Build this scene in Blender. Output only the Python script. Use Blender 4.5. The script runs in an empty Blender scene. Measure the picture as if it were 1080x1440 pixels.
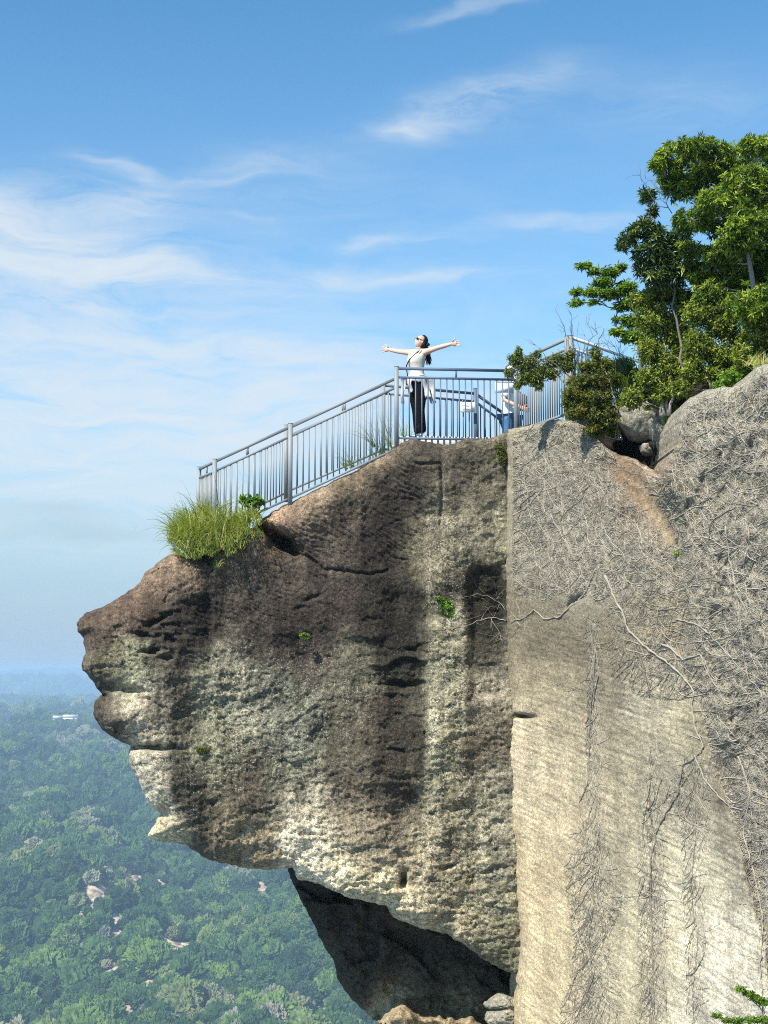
import bpy, bmesh, math, random
import numpy as np
from mathutils import Vector, Matrix

random.seed(7)
RNG = np.random.default_rng(11)
SC = bpy.context.scene
COL = SC.collection
FPX = 2250.0
PITCH = math.atan(225.0 / FPX)
CS, SN = math.cos(PITCH), math.sin(PITCH)

# ------------------------------------------------------------------ helpers
def P(px, py, Y):
    """point at distance Y (metres along the view) seen in the direction px,py"""
    a = (px - 540.0) / FPX
    b = (720.0 - py) / FPX
    k = 1.0 / (CS - b * SN)
    return Vector((a * k * Y, Y, (SN + b * CS) * k * Y))

def Pn(px, py, Y):
    a = (np.asarray(px, float) - 540.0) / FPX
    b = (720.0 - np.asarray(py, float)) / FPX
    k = 1.0 / (CS - b * SN)
    return np.stack([a * k * Y, np.zeros_like(a) + Y, (SN + b * CS) * k * Y], -1)

def tag(o, label=None, cat=None, group=None, kind=None):
    if label: o['label'] = label
    if cat: o['category'] = cat
    if group: o['group'] = group
    if kind: o['kind'] = kind
    return o

def empty(name, loc, label, cat, group=None):
    o = bpy.data.objects.new(name, None)
    o.empty_display_size = 0.1
    COL.objects.link(o); o.location = loc
    return tag(o, label, cat, group)

def mkobj(name, verts, faces, mat, parent=None, smooth=False, attrs=None):
    """verts are in world space; a parented mesh is expressed relative to its parent"""
    me = bpy.data.meshes.new(name)
    v = np.asarray(verts, dtype=np.float32).reshape(-1, 3)
    if parent is not None:
        off = np.array(parent_loc(parent), dtype=np.float32)
        v = v - off
    fl = isinstance(faces, np.ndarray)
    me.vertices.add(len(v)); me.vertices.foreach_set('co', v.ravel())
    if fl:
        nf, k = faces.shape
        me.loops.add(nf * k); me.polygons.add(nf)
        me.loops.foreach_set('vertex_index', faces.astype(np.int32).ravel())
        me.polygons.foreach_set('loop_start', np.arange(0, nf * k, k, dtype=np.int32))
        me.polygons.foreach_set('loop_total', np.full(nf, k, dtype=np.int32))
    else:
        tot = sum(len(f) for f in faces)
        me.loops.add(tot); me.polygons.add(len(faces))
        li = np.array([i for f in faces for i in f], dtype=np.int32)
        ln = np.array([len(f) for f in faces], dtype=np.int32)
        me.loops.foreach_set('vertex_index', li)
        me.polygons.foreach_set('loop_start', np.concatenate([[0], np.cumsum(ln)[:-1]]).astype(np.int32))
        me.polygons.foreach_set('loop_total', ln)
    me.update(calc_edges=True)
    if smooth:
        me.polygons.foreach_set('use_smooth', np.ones(len(me.polygons), dtype=bool))
    if attrs:
        for k, arr in attrs.items():
            arr = np.asarray(arr, dtype=np.float32)
            if arr.ndim == 1:
                a = me.attributes.new(k, 'FLOAT', 'POINT'); a.data.foreach_set('value', arr)
            else:
                if arr.shape[1] == 3: arr = np.concatenate([arr, np.ones((len(arr), 1), np.float32)], 1)
                a = me.attributes.new(k, 'FLOAT_COLOR', 'POINT'); a.data.foreach_set('color', arr.ravel())
    me.validate()
    me.materials.append(mat)
    o = bpy.data.objects.new(name, me); COL.objects.link(o)
    if parent is not None: o.parent = parent
    return o

def parent_loc(p):
    l = Vector(p.location)
    q = p.parent
    while q is not None:
        l += Vector(q.location); q = q.parent
    return l

class MB:
    """collects simple shapes into one mesh"""
    def __init__(s): s.v = []; s.f = []; s.n = 0
    def add(s, v, f):
        s.v.extend([tuple(x) for x in v]); s.f.extend([tuple(i + s.n for i in q) for q in f]); s.n += len(v)
    def box(s, c, hx, hy, hz, R=None):
        c = Vector(c); R = R or Matrix.Identity(3)
        vs = [c + R @ Vector((x * hx, y * hy, z * hz)) for x in (-1, 1) for y in (-1, 1) for z in (-1, 1)]
        s.add(vs, [(0, 1, 3, 2), (4, 6, 7, 5), (0, 4, 5, 1), (2, 3, 7, 6), (0, 2, 6, 4), (1, 5, 7, 3)])
    def bar(s, a, b, w, h, up=Vector((0, 0, 1)), bevel=0.0):
        """rectangular tube from a to b, w wide sideways, h high"""
        a = Vector(a); b = Vector(b); d = (b - a).normalized()
        if abs(d.dot(up)) > .95: up = Vector((0, 1, 0))
        sd = d.cross(up).normalized(); u = sd.cross(d).normalized()
        e = min(w, h) * .16
        pr = [(-w / 2 + e, -h / 2), (w / 2 - e, -h / 2), (w / 2, -h / 2 + e), (w / 2, h / 2 - e), (w / 2 - e, h / 2), (-w / 2 + e, h / 2), (-w / 2, h / 2 - e), (-w / 2, -h / 2 + e)]
        vs = [p + sd * x + u * y for p in (a, b) for x, y in pr]
        f = [(i, (i + 1) % 8, 8 + (i + 1) % 8, 8 + i) for i in range(8)]
        s.add(vs, f + [tuple(range(7, -1, -1)), tuple(range(8, 16))])
    def tube(s, pts, rad, sides=6, cap=True):
        pts = [Vector(p) for p in pts]; n = len(pts)
        if not hasattr(rad, '__len__'): rad = [rad] * n
        vs = []; ref = None
        for i, p in enumerate(pts):
            d = (pts[min(i + 1, n - 1)] - pts[max(i - 1, 0)]).normalized()
            if ref is None:
                ref = d.cross(Vector((0.3, 1, 0.2))).normalized()
            sd = (ref - d * ref.dot(d)).normalized(); ref = sd
            u = d.cross(sd)
            for k in range(sides):
                t = 2 * math.pi * k / sides
                vs.append(p + (sd * math.cos(t) + u * math.sin(t)) * rad[i])
        f = []
        for i in range(n - 1):
            for k in range(sides):
                a = i * sides + k; b = i * sides + (k + 1) % sides
                f.append((a, b, b + sides, a + sides))
        if cap:
            f.append(tuple(range(sides - 1, -1, -1))); f.append(tuple(range((n - 1) * sides, n * sides)))
        s.add(vs, f)
    def ell(s, c, r, R=None, seg=16, ring=10, fn=None):
        c = Vector(c); R = R or Matrix.Identity(3); vs = []; f = []
        for i in range(ring + 1):
            th = math.pi * i / ring
            for k in range(seg):
                ph = 2 * math.pi * k / seg
                d = Vector((math.sin(th) * math.cos(ph), math.sin(th) * math.sin(ph), math.cos(th)))
                q = Vector((d.x * r[0], d.y * r[1], d.z * r[2]))
                if fn: q = fn(d, q)
                vs.append(c + R @ q)
        for i in range(ring):
            for k in range(seg):
                a = i * seg + k; b = i * seg + (k + 1) % seg
                f.append((a, a + seg, b + seg, b))
        s.add(vs, f)
    def loft(s, rings, closed=True, cap=False):
        m = len(rings[0]); vs = [p for r in rings for p in r]; f = []
        for i in range(len(rings) - 1):
            for k in range(m if closed else m - 1):
                a = i * m + k; b = i * m + (k + 1) % m
                f.append((a, b, b + m, a + m))
        if cap: f.append(tuple(range(m - 1, -1, -1))); f.append(tuple(range(len(vs) - m, len(vs))))
        s.add(vs, f)
    def build(s, name, mat, parent=None, smooth=False):
        return mkobj(name, s.v, s.f, mat, parent, smooth)

# ---- numpy gradient noise
def _hash(ix, iy, seed):
    h = (ix.astype(np.int64) * 374761393 + iy.astype(np.int64) * 668265263 + seed * 1442695041) & 0xFFFFFFFF
    h = ((h ^ (h >> 13)) * 1274126177) & 0xFFFFFFFF
    h = ((h ^ (h >> 16)) * 2246822519) & 0xFFFFFFFF
    return (h ^ (h >> 15)) & 0xFFFF

def pnoise(x, y, seed=0):
    x = np.asarray(x, float); y = np.asarray(y, float)
    ix = np.floor(x); iy = np.floor(y); fx = x - ix; fy = y - iy
    def g(dx, dy):
        a = _hash(ix + dx, iy + dy, seed) * (2 * math.pi / 65536)
        return np.cos(a) * (fx - dx) + np.sin(a) * (fy - dy)
    u = fx * fx * fx * (fx * (fx * 6 - 15) + 10); v = fy * fy * fy * (fy * (fy * 6 - 15) + 10)
    a = g(0, 0) + (g(1, 0) - g(0, 0)) * u
    b = g(0, 1) + (g(1, 1) - g(0, 1)) * u
    return (a + (b - a) * v) * 1.5

def fbm(x, y, o=4, seed=0, gain=.5, lac=2.03):
    s = 0; a = 1
    for i in range(o):
        s = s + a * pnoise(x, y, seed + i * 17); a *= gain; x = x * lac + 3.1; y = y * lac + 1.7
    return s

def ridged(x, y, o=4, seed=0, gain=.5):
    s = 0; a = 1
    for i in range(o):
        s = s + a * (1 - 2 * np.abs(pnoise(x, y, seed + i * 13))); a *= gain; x = x * 2.03 + 5.2; y = y * 2.03 + 1.3
    return s

def sstep(a, b, x):
    t = np.clip((x - a) / (b - a), 0, 1); return t * t * (3 - 2 * t)

def s2l(c):
    c = np.asarray(c, float) / 255.0
    return np.where(c <= .04045, c / 12.92, ((c + .055) / 1.055) ** 2.4)

def inpoly(x, y, poly):
    r = np.zeros(x.shape, bool); n = len(poly)
    for i in range(n):
        x0, y0 = poly[i]; x1, y1 = poly[(i + 1) % n]
        if y0 == y1: continue
        c = ((y0 > y) != (y1 > y)) & (x < (x1 - x0) * (y - y0) / (y1 - y0) + x0)
        r ^= c
    return r

def distline(x, y, line):
    """distance to an open polyline, and the nearest point on it"""
    best = np.full(x.shape, 1e9); bx = np.zeros(x.shape); by = np.zeros(x.shape)
    for (x0, y0), (x1, y1) in zip(line[:-1], line[1:]):
        dx, dy = x1 - x0, y1 - y0; L = dx * dx + dy * dy
        if L == 0: continue
        t = np.clip(((x - x0) * dx + (y - y0) * dy) / L, 0, 1)
        qx = x0 + t * dx; qy = y0 + t * dy; d = np.hypot(x - qx, y - qy)
        m = d < best
        best[m] = d[m]; bx[m] = qx[m]; by[m] = qy[m]
    return best, bx, by

def rough(line, amp, step=3.0, seed=0, sc=.09):
    out = []
    for (x0, y0), (x1, y1) in zip(line[:-1], line[1:]):
        L = math.hypot(x1 - x0, y1 - y0); n = max(1, int(L / step))
        for i in range(n):
            t = i / n; out.append((x0 + (x1 - x0) * t, y0 + (y1 - y0) * t))
    out.append(line[-1])
    a = np.array(out); n1 = fbm(a[:, 0] * sc, a[:, 1] * sc, 3, seed); n2 = fbm(a[:, 0] * sc + 50, a[:, 1] * sc, 3, seed + 5)
    a[:, 0] += n1 * amp; a[:, 1] += n2 * amp
    return [tuple(p) for p in a]

# ------------------------------------------------------------------ node helpers
def newmat(name):
    m = bpy.data.materials.new(name); m.use_nodes = True
    nt = m.node_tree; b = nt.nodes['Principled BSDF']
    return m, nt, b

def N(nt, typ, ins=None, **kw):
    n = nt.nodes.new(typ)
    for k, v in kw.items(): setattr(n, k, v)
    if ins:
        for k, v in ins.items():
            if isinstance(v, bpy.types.NodeSocket): nt.links.new(v, n.inputs[k])
            else: n.inputs[k].default_value = v
    return n

def math_(nt, op, a, b=0.0, c=None, clamp=False):
    ins = {0: a, 1: b}
    if c is not None: ins[2] = c
    n = N(nt, 'ShaderNodeMath', ins, operation=op); n.use_clamp = clamp
    return n.outputs[0]

def noise(nt, vec, scale, detail=4, rough_=.55, dist=0.0):
    return N(nt, 'ShaderNodeTexNoise', {'Vector': vec, 'Scale': scale, 'Detail': detail, 'Roughness': rough_, 'Distortion': dist}).outputs['Fac']

def ramp(nt, fac, stops):
    n = nt.nodes.new('ShaderNodeValToRGB'); nt.links.new(fac, n.inputs[0])
    e = n.color_ramp.elements
    while len(e) > 1: e.remove(e[-1])
    for i, (p, c) in enumerate(stops):
        if i == 0: e[0].position = p; q = e[0]
        else: q = e.new(p)
        c = c if hasattr(c, '__len__') else (c, c, c)
        q.color = (*c, 1)
    return n.outputs[0]

def maprange(nt, v, a, b, c, d):
    return N(nt, 'ShaderNodeMapRange', {0: v, 1: a, 2: b, 3: c, 4: d}).outputs[0]

def mix(nt, fac, a, b, mode='MIX'):
    n = nt.nodes.new('ShaderNodeMix'); n.data_type = 'RGBA'; n.blend_type = mode
    for k, v in ((0, fac), (6, a), (7, b)):
        if isinstance(v, bpy.types.NodeSocket): nt.links.new(v, n.inputs[k])
        elif k == 0: n.inputs[0].default_value = v
        else: n.inputs[k].default_value = (*v, 1) if len(v) == 3 else v
    return n.outputs[2]

def paint(name, col, rough_=.5, metal=0.0, var=.15, scale=8, bump=.0):
    m, nt, b = newmat(name)
    tc = N(nt, 'ShaderNodeTexCoord').outputs['Object']
    f = noise(nt, tc, scale, 5)
    c = mix(nt, f, tuple(x * (1 - var) for x in col), tuple(min(1, x * (1 + var)) for x in col))
    nt.links.new(c, b.inputs['Base Color'])
    nt.links.new(maprange(nt, f, .3, .7, rough_ * .85, min(1, rough_ * 1.15)), b.inputs['Roughness'])
    b.inputs['Metallic'].default_value = metal
    if bump:
        bn = N(nt, 'ShaderNodeBump', {'Height': noise(nt, tc, scale * 6, 3), 'Strength': bump, 'Distance': .01})
        nt.links.new(bn.outputs[0], b.inputs['Normal'])
    return m

def rockmat(name, stretch=(1, 1, 1), contrast=1.0, pits=1.0, lines=False):
    m, nt, b = newmat(name)
    at = N(nt, 'ShaderNodeAttribute', attribute_name='Col').outputs['Color']
    tc = N(nt, 'ShaderNodeTexCoord').outputs['Object']
    mp = N(nt, 'ShaderNodeMapping', {'Vector': tc, 'Scale': stretch}).outputs[0]
    n1 = noise(nt, mp, 2.2, 6, .6); n2 = noise(nt, mp, 14, 5, .68); n3 = noise(nt, tc, 52, 3, .7)
    f1 = maprange(nt, n1, .3, .7, 1 - .28 * contrast, 1 + .28 * contrast)
    f2 = maprange(nt, n2, .36, .64, 1 - .50 * contrast, 1 + .46 * contrast)
    f3 = maprange(nt, n3, .34, .66, 1 - .60 * contrast, 1 + .52 * contrast)
    f = math_(nt, 'MULTIPLY', math_(nt, 'MULTIPLY', f1, f2), f3)
    fc = N(nt, 'ShaderNodeCombineColor', {0: f, 1: f, 2: f}).outputs[0]
    c = mix(nt, 1.0, at, fc, 'MULTIPLY')
    # lichen flecks: pale and dark grains with their own outline
    vo = N(nt, 'ShaderNodeTexVoronoi', {'Vector': tc, 'Scale': 42, 'Randomness': 1.0})
    fl = N(nt, 'ShaderNodeAttribute', attribute_name='fleck').outputs['Fac']
    sepc = N(nt, 'ShaderNodeSeparateColor', {0: vo.outputs['Color']})
    pale = math_(nt, 'GREATER_THAN', sepc.outputs[0], .70)
    pale = math_(nt, 'MULTIPLY', pale, maprange(nt, vo.outputs['Distance'], .25, .5, 1, 0))
    c = mix(nt, math_(nt, 'MULTIPLY', pale, math_(nt, 'MULTIPLY', fl, .15 if lines else 1.0), clamp=True), c, (.37, .355, .29))
    dark = math_(nt, 'LESS_THAN', sepc.outputs[0], .34)
    dark = math_(nt, 'MULTIPLY', dark, math_(nt, 'MULTIPLY', fl, .25 if lines else .8))
    c = mix(nt, dark, c, (.045, .04, .03))
    if lines:
        # fine dead rootlets still stuck to the stone: thin wandering marks, pale and dark
        for k, (sc_, cc_, wd) in enumerate(((7.0, (.42, .38, .29), .022), (10.0, (.10, .09, .07), .02), (16.0, (.13, .12, .09), .025), (13.0, (.50, .47, .38), .03))):
            mpk = N(nt, 'ShaderNodeMapping', {'Vector': tc, 'Location': (k * 3.1, k * 1.7, 0), 'Scale': (1, 1, .6 + .15 * k)}).outputs[0]
            nn = noise(nt, mpk, sc_, 1.5, .5, .6)
            ln = math_(nt, 'LESS_THAN', math_(nt, 'ABSOLUTE', math_(nt, 'SUBTRACT', nn, .5)), wd * .55)
            c = mix(nt, math_(nt, 'MULTIPLY', ln, math_(nt, 'MULTIPLY', fl, .85)), c, cc_)
    nt.links.new(c, b.inputs['Base Color'])
    b.inputs['Roughness'].default_value = .93
    b.inputs['Specular IOR Level'].default_value = .2
    v2 = N(nt, 'ShaderNodeTexVoronoi', {'Vector': tc, 'Scale': 22}).outputs['Distance']
    n4 = noise(nt, tc, 130, 2, .7)
    h = math_(nt, 'ADD', math_(nt, 'MULTIPLY', n2, .48), math_(nt, 'MULTIPLY', n3, .55))
    h = math_(nt, 'ADD', h, math_(nt, 'MULTIPLY', n4, .18))
    h = math_(nt, 'ADD', h, math_(nt, 'MULTIPLY', v2, .25 * pits))
    bn = N(nt, 'ShaderNodeBump', {'Height': h, 'Strength': 1.0, 'Distance': .038})
    nt.links.new(bn.outputs[0], b.inputs['Normal'])
    return m

def leafmat(name, stops, trans=.35, rough_=.5):
    """stops: albedo ramp over the per-leaf 'tint' value"""
    m, nt, b = newmat(name)
    at = N(nt, 'ShaderNodeAttribute', attribute_name='tint').outputs['Fac']
    c = ramp(nt, at, stops)
    nt.links.new(c, b.inputs['Base Color']); b.inputs['Roughness'].default_value = rough_
    b.inputs['Specular IOR Level'].default_value = .35
    tr = N(nt, 'ShaderNodeBsdfTranslucent', {'Color': mix(nt, 1.0, c, (1.25, 1.35, .5), 'MULTIPLY')})
    mx = N(nt, 'ShaderNodeMixShader', {0: trans, 1: b.outputs[0], 2: tr.outputs[0]})
    nt.links.new(mx.outputs[0], nt.nodes['Material Output'].inputs[0])
    return m

M = {}
M['rock'] = rockmat('weathered_sandstone')
M['wallrock'] = rockmat('quarried_sandstone', stretch=(1, 1, 1.6), contrast=.62, pits=.5, lines=True)
M['boulder'] = rockmat('boulder_stone', contrast=.8)
M['metal'] = paint('galvanised_steel', (.185, .20, .20), .6, .1, .10, 6)
M['metal_shaded'] = paint('galvanised_steel_shaded', (.065, .10, .145), .6, .1, .10, 6)  # same steel, with the shade of the backlit panels put into its colour
M['white_rail'] = paint('white_steel', (.80, .80, .78), .5, 0, .05)  # plain white tone for the rail behind the bushes
M['sign'] = paint('white_sign_board', (.80, .81, .80), .6, 0, .03)
M['ink'] = paint('sign_print', (.22, .24, .26), .7)
M['skin'] = paint('skin', (.56, .35, .25), .5, 0, .05, 20)
M['hair'] = paint('black_hair', (.012, .009, .008), .42, 0, .3, 60)
M['top'] = paint('cream_knit_top', (.52, .49, .40), .9, 0, .06, 40, .3)
M['trousers'] = paint('black_trousers', (.003, .003, .0035), 1.0, 0, .2, 30)
M['jacket'] = paint('light_grey_jacket', (.44, .43, .42), .85, 0, .2, 20, .3)
M['glasses'] = paint('black_sunglasses', (.006, .006, .007), .15)
M['strap'] = paint('brown_leather_strap', (.05, .025, .012), .5)
M['shoe'] = paint('white_shoe', (.6, .6, .58), .6)
M['shirt'] = paint('white_shirt', (.78, .79, .80), .85, 0, .04)
M['jeans'] = paint('blue_jeans', (.04, .12, .24), .85, 0, .25, 40)
M['bag'] = paint('dark_grey_bag', (.05, .055, .065), .7)
M['concrete'] = paint('pale_concrete', (.42, .41, .38), .9, 0, .2, 4, .4)
M['bark'] = paint('grey_bark', (.13, .115, .09), .9, 0, .4, 14, .5)
M['bark_pale'] = paint('pale_bark', (.25, .225, .18), .9, 0, .35, 14, .5)
M['twig'] = paint('bare_twig', (.13, .115, .10), .9, 0, .2, 14)
M['vine'] = paint('dry_vine', (.36, .315, .235), .9, 0, .4, 9, .3)
M['vine_main'] = paint('thick_vine_bark', (.27, .235, .175), .9, 0, .45, 12, .4)
M['vine_dark'] = paint('weathered_vine', (.17, .145, .105), .9, 0, .45, 9, .3)
M['leaf_big'] = leafmat('glossy_evergreen_leaf', [(0, (.03, .060, .008)), (.35, (.11, .175, .014)), (.75, (.25, .32, .03)), (1, (.38, .42, .06))], .42, .38)
M['leaf_dark'] = leafmat('dark_evergreen_leaf', [(0, (.018, .04, .012)), (.6, (.06, .10, .018)), (1, (.20, .25, .05))], .22, .35)
M['leaf_fresh'] = leafmat('fresh_green_leaf', [(0, (.04, .09, .012)), (.5, (.13, .23, .02)), (1, (.30, .38, .04))], .4, .5)
M['leaf_olive'] = leafmat('olive_shrub_leaf', [(0, (.05, .07, .010)), (.5, (.17, .22, .022)), (1, (.36, .38, .06))], .35, .55)
M['leaf_red'] = leafmat('reddish_shrub_leaf', [(0, (.04, .06, .01)), (.5, (.13, .15, .016)), (.8, (.22, .17, .02)), (1, (.22, .08, .02))], .35, .5)
M['leaf_grey'] = leafmat('grey_green_leaf', [(0, (.05, .07, .018)), (.5, (.13, .165, .035)), (1, (.28, .30, .10))], .3, .5)
M['leaf_lime'] = leafmat('lime_leaf', [(0, (.05, .12, .01)), (.6, (.14, .26, .02)), (1, (.26, .38, .04))], .4, .5)
M['moss'] = leafmat('yellow_green_moss', [(0, (.05, .06, .01)), (.6, (.13, .15, .02)), (1, (.20, .21, .04))], .1, .8)
M['grass'] = leafmat('grass_blade', [(0, (.05, .075, .010)), (.4, (.15, .195, .02)), (.75, (.28, .31, .045)), (1, (.48, .42, .18))], .35, .55)

for _k in ('trousers', 'hair', 'bag'):
    M[_k].node_tree.nodes['Principled BSDF'].inputs['Specular IOR Level'].default_value = .12
DENOISE = False
HAZE_D = .000185
SKY_TINT = (.406, .607, .574)
CLOUD_C = (3.5, 3.85, 4.15)
SKY_S = .12
SUN_E = 5.0
EXPO = 0.85
# ------------------------------------------------------------------ rock faces
S = 25.0 / FPX          # metres per survey unit on the face, which stands 25 m away
NOSE_L = [(566, 622), (555, 630), (540, 640), (520, 650), (500, 663), (485, 668), (470, 676), (450, 686), (430, 695), (410, 706), (395, 712), (378, 722), (360, 738),
 (345, 750), (325, 765), (300, 775), (280, 780), (262, 778), (246, 775), (235, 782), (222, 790), (205, 805), (195, 820), (180, 832), (165, 841), (150, 851), (135, 857),
 (122, 862), (112, 869), (107, 878), (110, 888), (117, 897), (119, 910), (120, 920), (115, 932), (116, 942), (124, 950), (133, 962), (140, 972), (147, 979), (142, 978),
 (135, 984), (131, 995), (132, 1008), (138, 1018), (145, 1027), (155, 1035), (166, 1040), (174, 1045), (183, 1049), (181, 1060), (182, 1075), (188, 1086), (195, 1098),
 (200, 1110), (207, 1125), (215, 1136), (223, 1141), (227, 1146), (221, 1152), (215, 1163), (207, 1176), (222, 1183), (245, 1184), (262, 1189), (280, 1201), (295, 1210),
 (315, 1214), (335, 1219), (355, 1221), (375, 1224), (395, 1223), (412, 1220), (415, 1229), (419, 1237), (440, 1240), (462, 1249), (486, 1261), (510, 1267), (531, 1271),
 (545, 1276), (551, 1289), (570, 1297), (591, 1305), (626, 1313), (654, 1329), (679, 1349), (704, 1363), (727, 1370)]
NOSE_T = [(745, 596), (727, 602), (712, 606), (700, 612), (688, 617), (672, 618), (655, 617), (640, 623), (622, 625), (600, 621), (580, 617), (566, 622)]
nose_sil = rough(NOSE_T[:-1] + NOSE_L, 1.6, 3, 3, .11) + [(745, 1380)]
nose_poly = nose_sil + [(745, 596)]
CORNER = [(713, 604), (712, 640), (713, 700), (711, 780), (712, 860), (711, 940), (712, 1010), (712, 1080), (713, 1150), (717, 1200), (722, 1260), (729, 1300), (730, 1340), (727, 1370), (728, 1400), (722, 1430), (720, 1470), (716, 1600)]
WALL_T = [(713, 604), (725, 602), (745, 598), (765, 594), (785, 590), (800, 590), (820, 598), (838, 610), (850, 628), (868, 640), (885, 642), (900, 650), (918, 660), (928, 668),
 (932, 655), (945, 637), (955, 622), (953, 600), (958, 578), (970, 560), (990, 550), (1010, 545), (1030, 543), (1045, 537), (1062, 517), (1080, 511), (1110, 500), (1150, 492), (1250, 488), (1350, 470), (1460, 462)]
wall_sil = rough(CORNER[::-1] + WALL_T[1:], 1.9, 3, 9, .09)
wall_poly = wall_sil + [(1460, 1600), (716, 1600)]
RIM_EDGE = [(945, 637), (930, 655), (927, 672), (932, 692), (945, 712), (957, 735), (962, 770), (962, 830), (965, 880), (972, 930), (985, 985), (993, 1030), (1003, 1075), (1020, 1120), (1032, 1160), (1042, 1200), (1052, 1250), (1063, 1290), (1075, 1340), (1082, 1400), (1090, 1450), (1100, 1620)]
REC_L = [(404, 1200), (406, 1229), (412, 1243), (419, 1257), (427, 1272), (436, 1289), (444, 1306), (450, 1320), (459, 1336), (468, 1348), (472, 1360), (473, 1373), (480, 1386), (489, 1398), (499, 1409), (510, 1419), (522, 1430), (536, 1442), (570, 1480), (610, 1540), (640, 1600)]
rec_sil = rough(REC_L, 1.5, 3, 21, .1)
rec_poly = rec_sil + [(790, 1600), (790, 1250), (600, 1200)]

def gauss(px, py, cx, cy, rx, ry, ang=0.0):
    dx = px - cx; dy = py - cy
    if ang:
        c, s = math.cos(ang), math.sin(ang); dx, dy = dx * c + dy * s, -dx * s + dy * c
    return np.exp(-(dx / rx) ** 2 - (dy / ry) ** 2)

def boxm(px, py, x0, x1, y0, y1, e=3.0, wob=0.0):
    if wob:
        px = px + wob * pnoise(px * .05, py * .05, 91); py = py + wob * pnoise(px * .05 + 9, py * .05, 92)
    return sstep(x0 - e, x0 + e, px) * (1 - sstep(x1 - e, x1 + e, px)) * sstep(y0 - e, y0 + e, py) * (1 - sstep(y1 - e, y1 + e, py))

def ledges(X, Z, ang, freq, seed, warp=.35):
    c, s = math.cos(ang), math.sin(ang)
    u = X * c + Z * s; v = -X * s + Z * c
    t = v * freq + warp * 2 * fbm(u * 1.1, v * 2.0, 3, seed)
    f = t - np.floor(t); k = np.floor(t)
    amp = .35 + .65 * (_hash(k.astype(np.int64), np.floor(u * .9 + 3 * pnoise(u * .3, v * 1.5, seed + 3)).astype(np.int64) * 0 + 5, seed) / 65535.0)
    pr = np.where(f < .2, f / .2, 1 - (f - .2) / .8)   # juts out just above a break, fades upward
    brk = sstep(-.25, .35, fbm(u * 1.3, v * 3.0, 3, seed + 8))
    return pr * amp * brk

def chips(x, y, seed):
    """broken angular facets: every cell is a little tilted plane with its own height"""
    x = x + .35 * pnoise(x * 1.3, y * 1.3, seed + 1); y = y + .35 * pnoise(x * 1.3 + 7, y * 1.3, seed + 2)
    ix = np.floor(x); iy = np.floor(y); b1 = np.full(np.shape(x), 9.0); hh = np.zeros(np.shape(x))
    for dx in (-1, 0, 1):
        for dy in (-1, 0, 1):
            cx = ix + dx; cy = iy + dy
            h1 = _hash(cx, cy, seed) / 65536.0; h2 = _hash(cx, cy, seed + 31) / 65536.0; h3 = _hash(cx, cy, seed + 57) / 65536.0
            ux = x - cx - h1; uy = y - cy - h2; d = ux * ux + uy * uy; m = d < b1
            b1 = np.where(m, d, b1); hh = np.where(m, (h3 - .5) + ux * (h1 - .5) * 1.6 + uy * (h2 - .3) * 1.6, hh)
    return hh

def crackline(px, py, pts, w, seed=1):
    d, _, _ = distline(px, py, rough(pts, 2.0, 4, seed, .15))
    return np.exp(-(d / w) ** 2)

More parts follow.
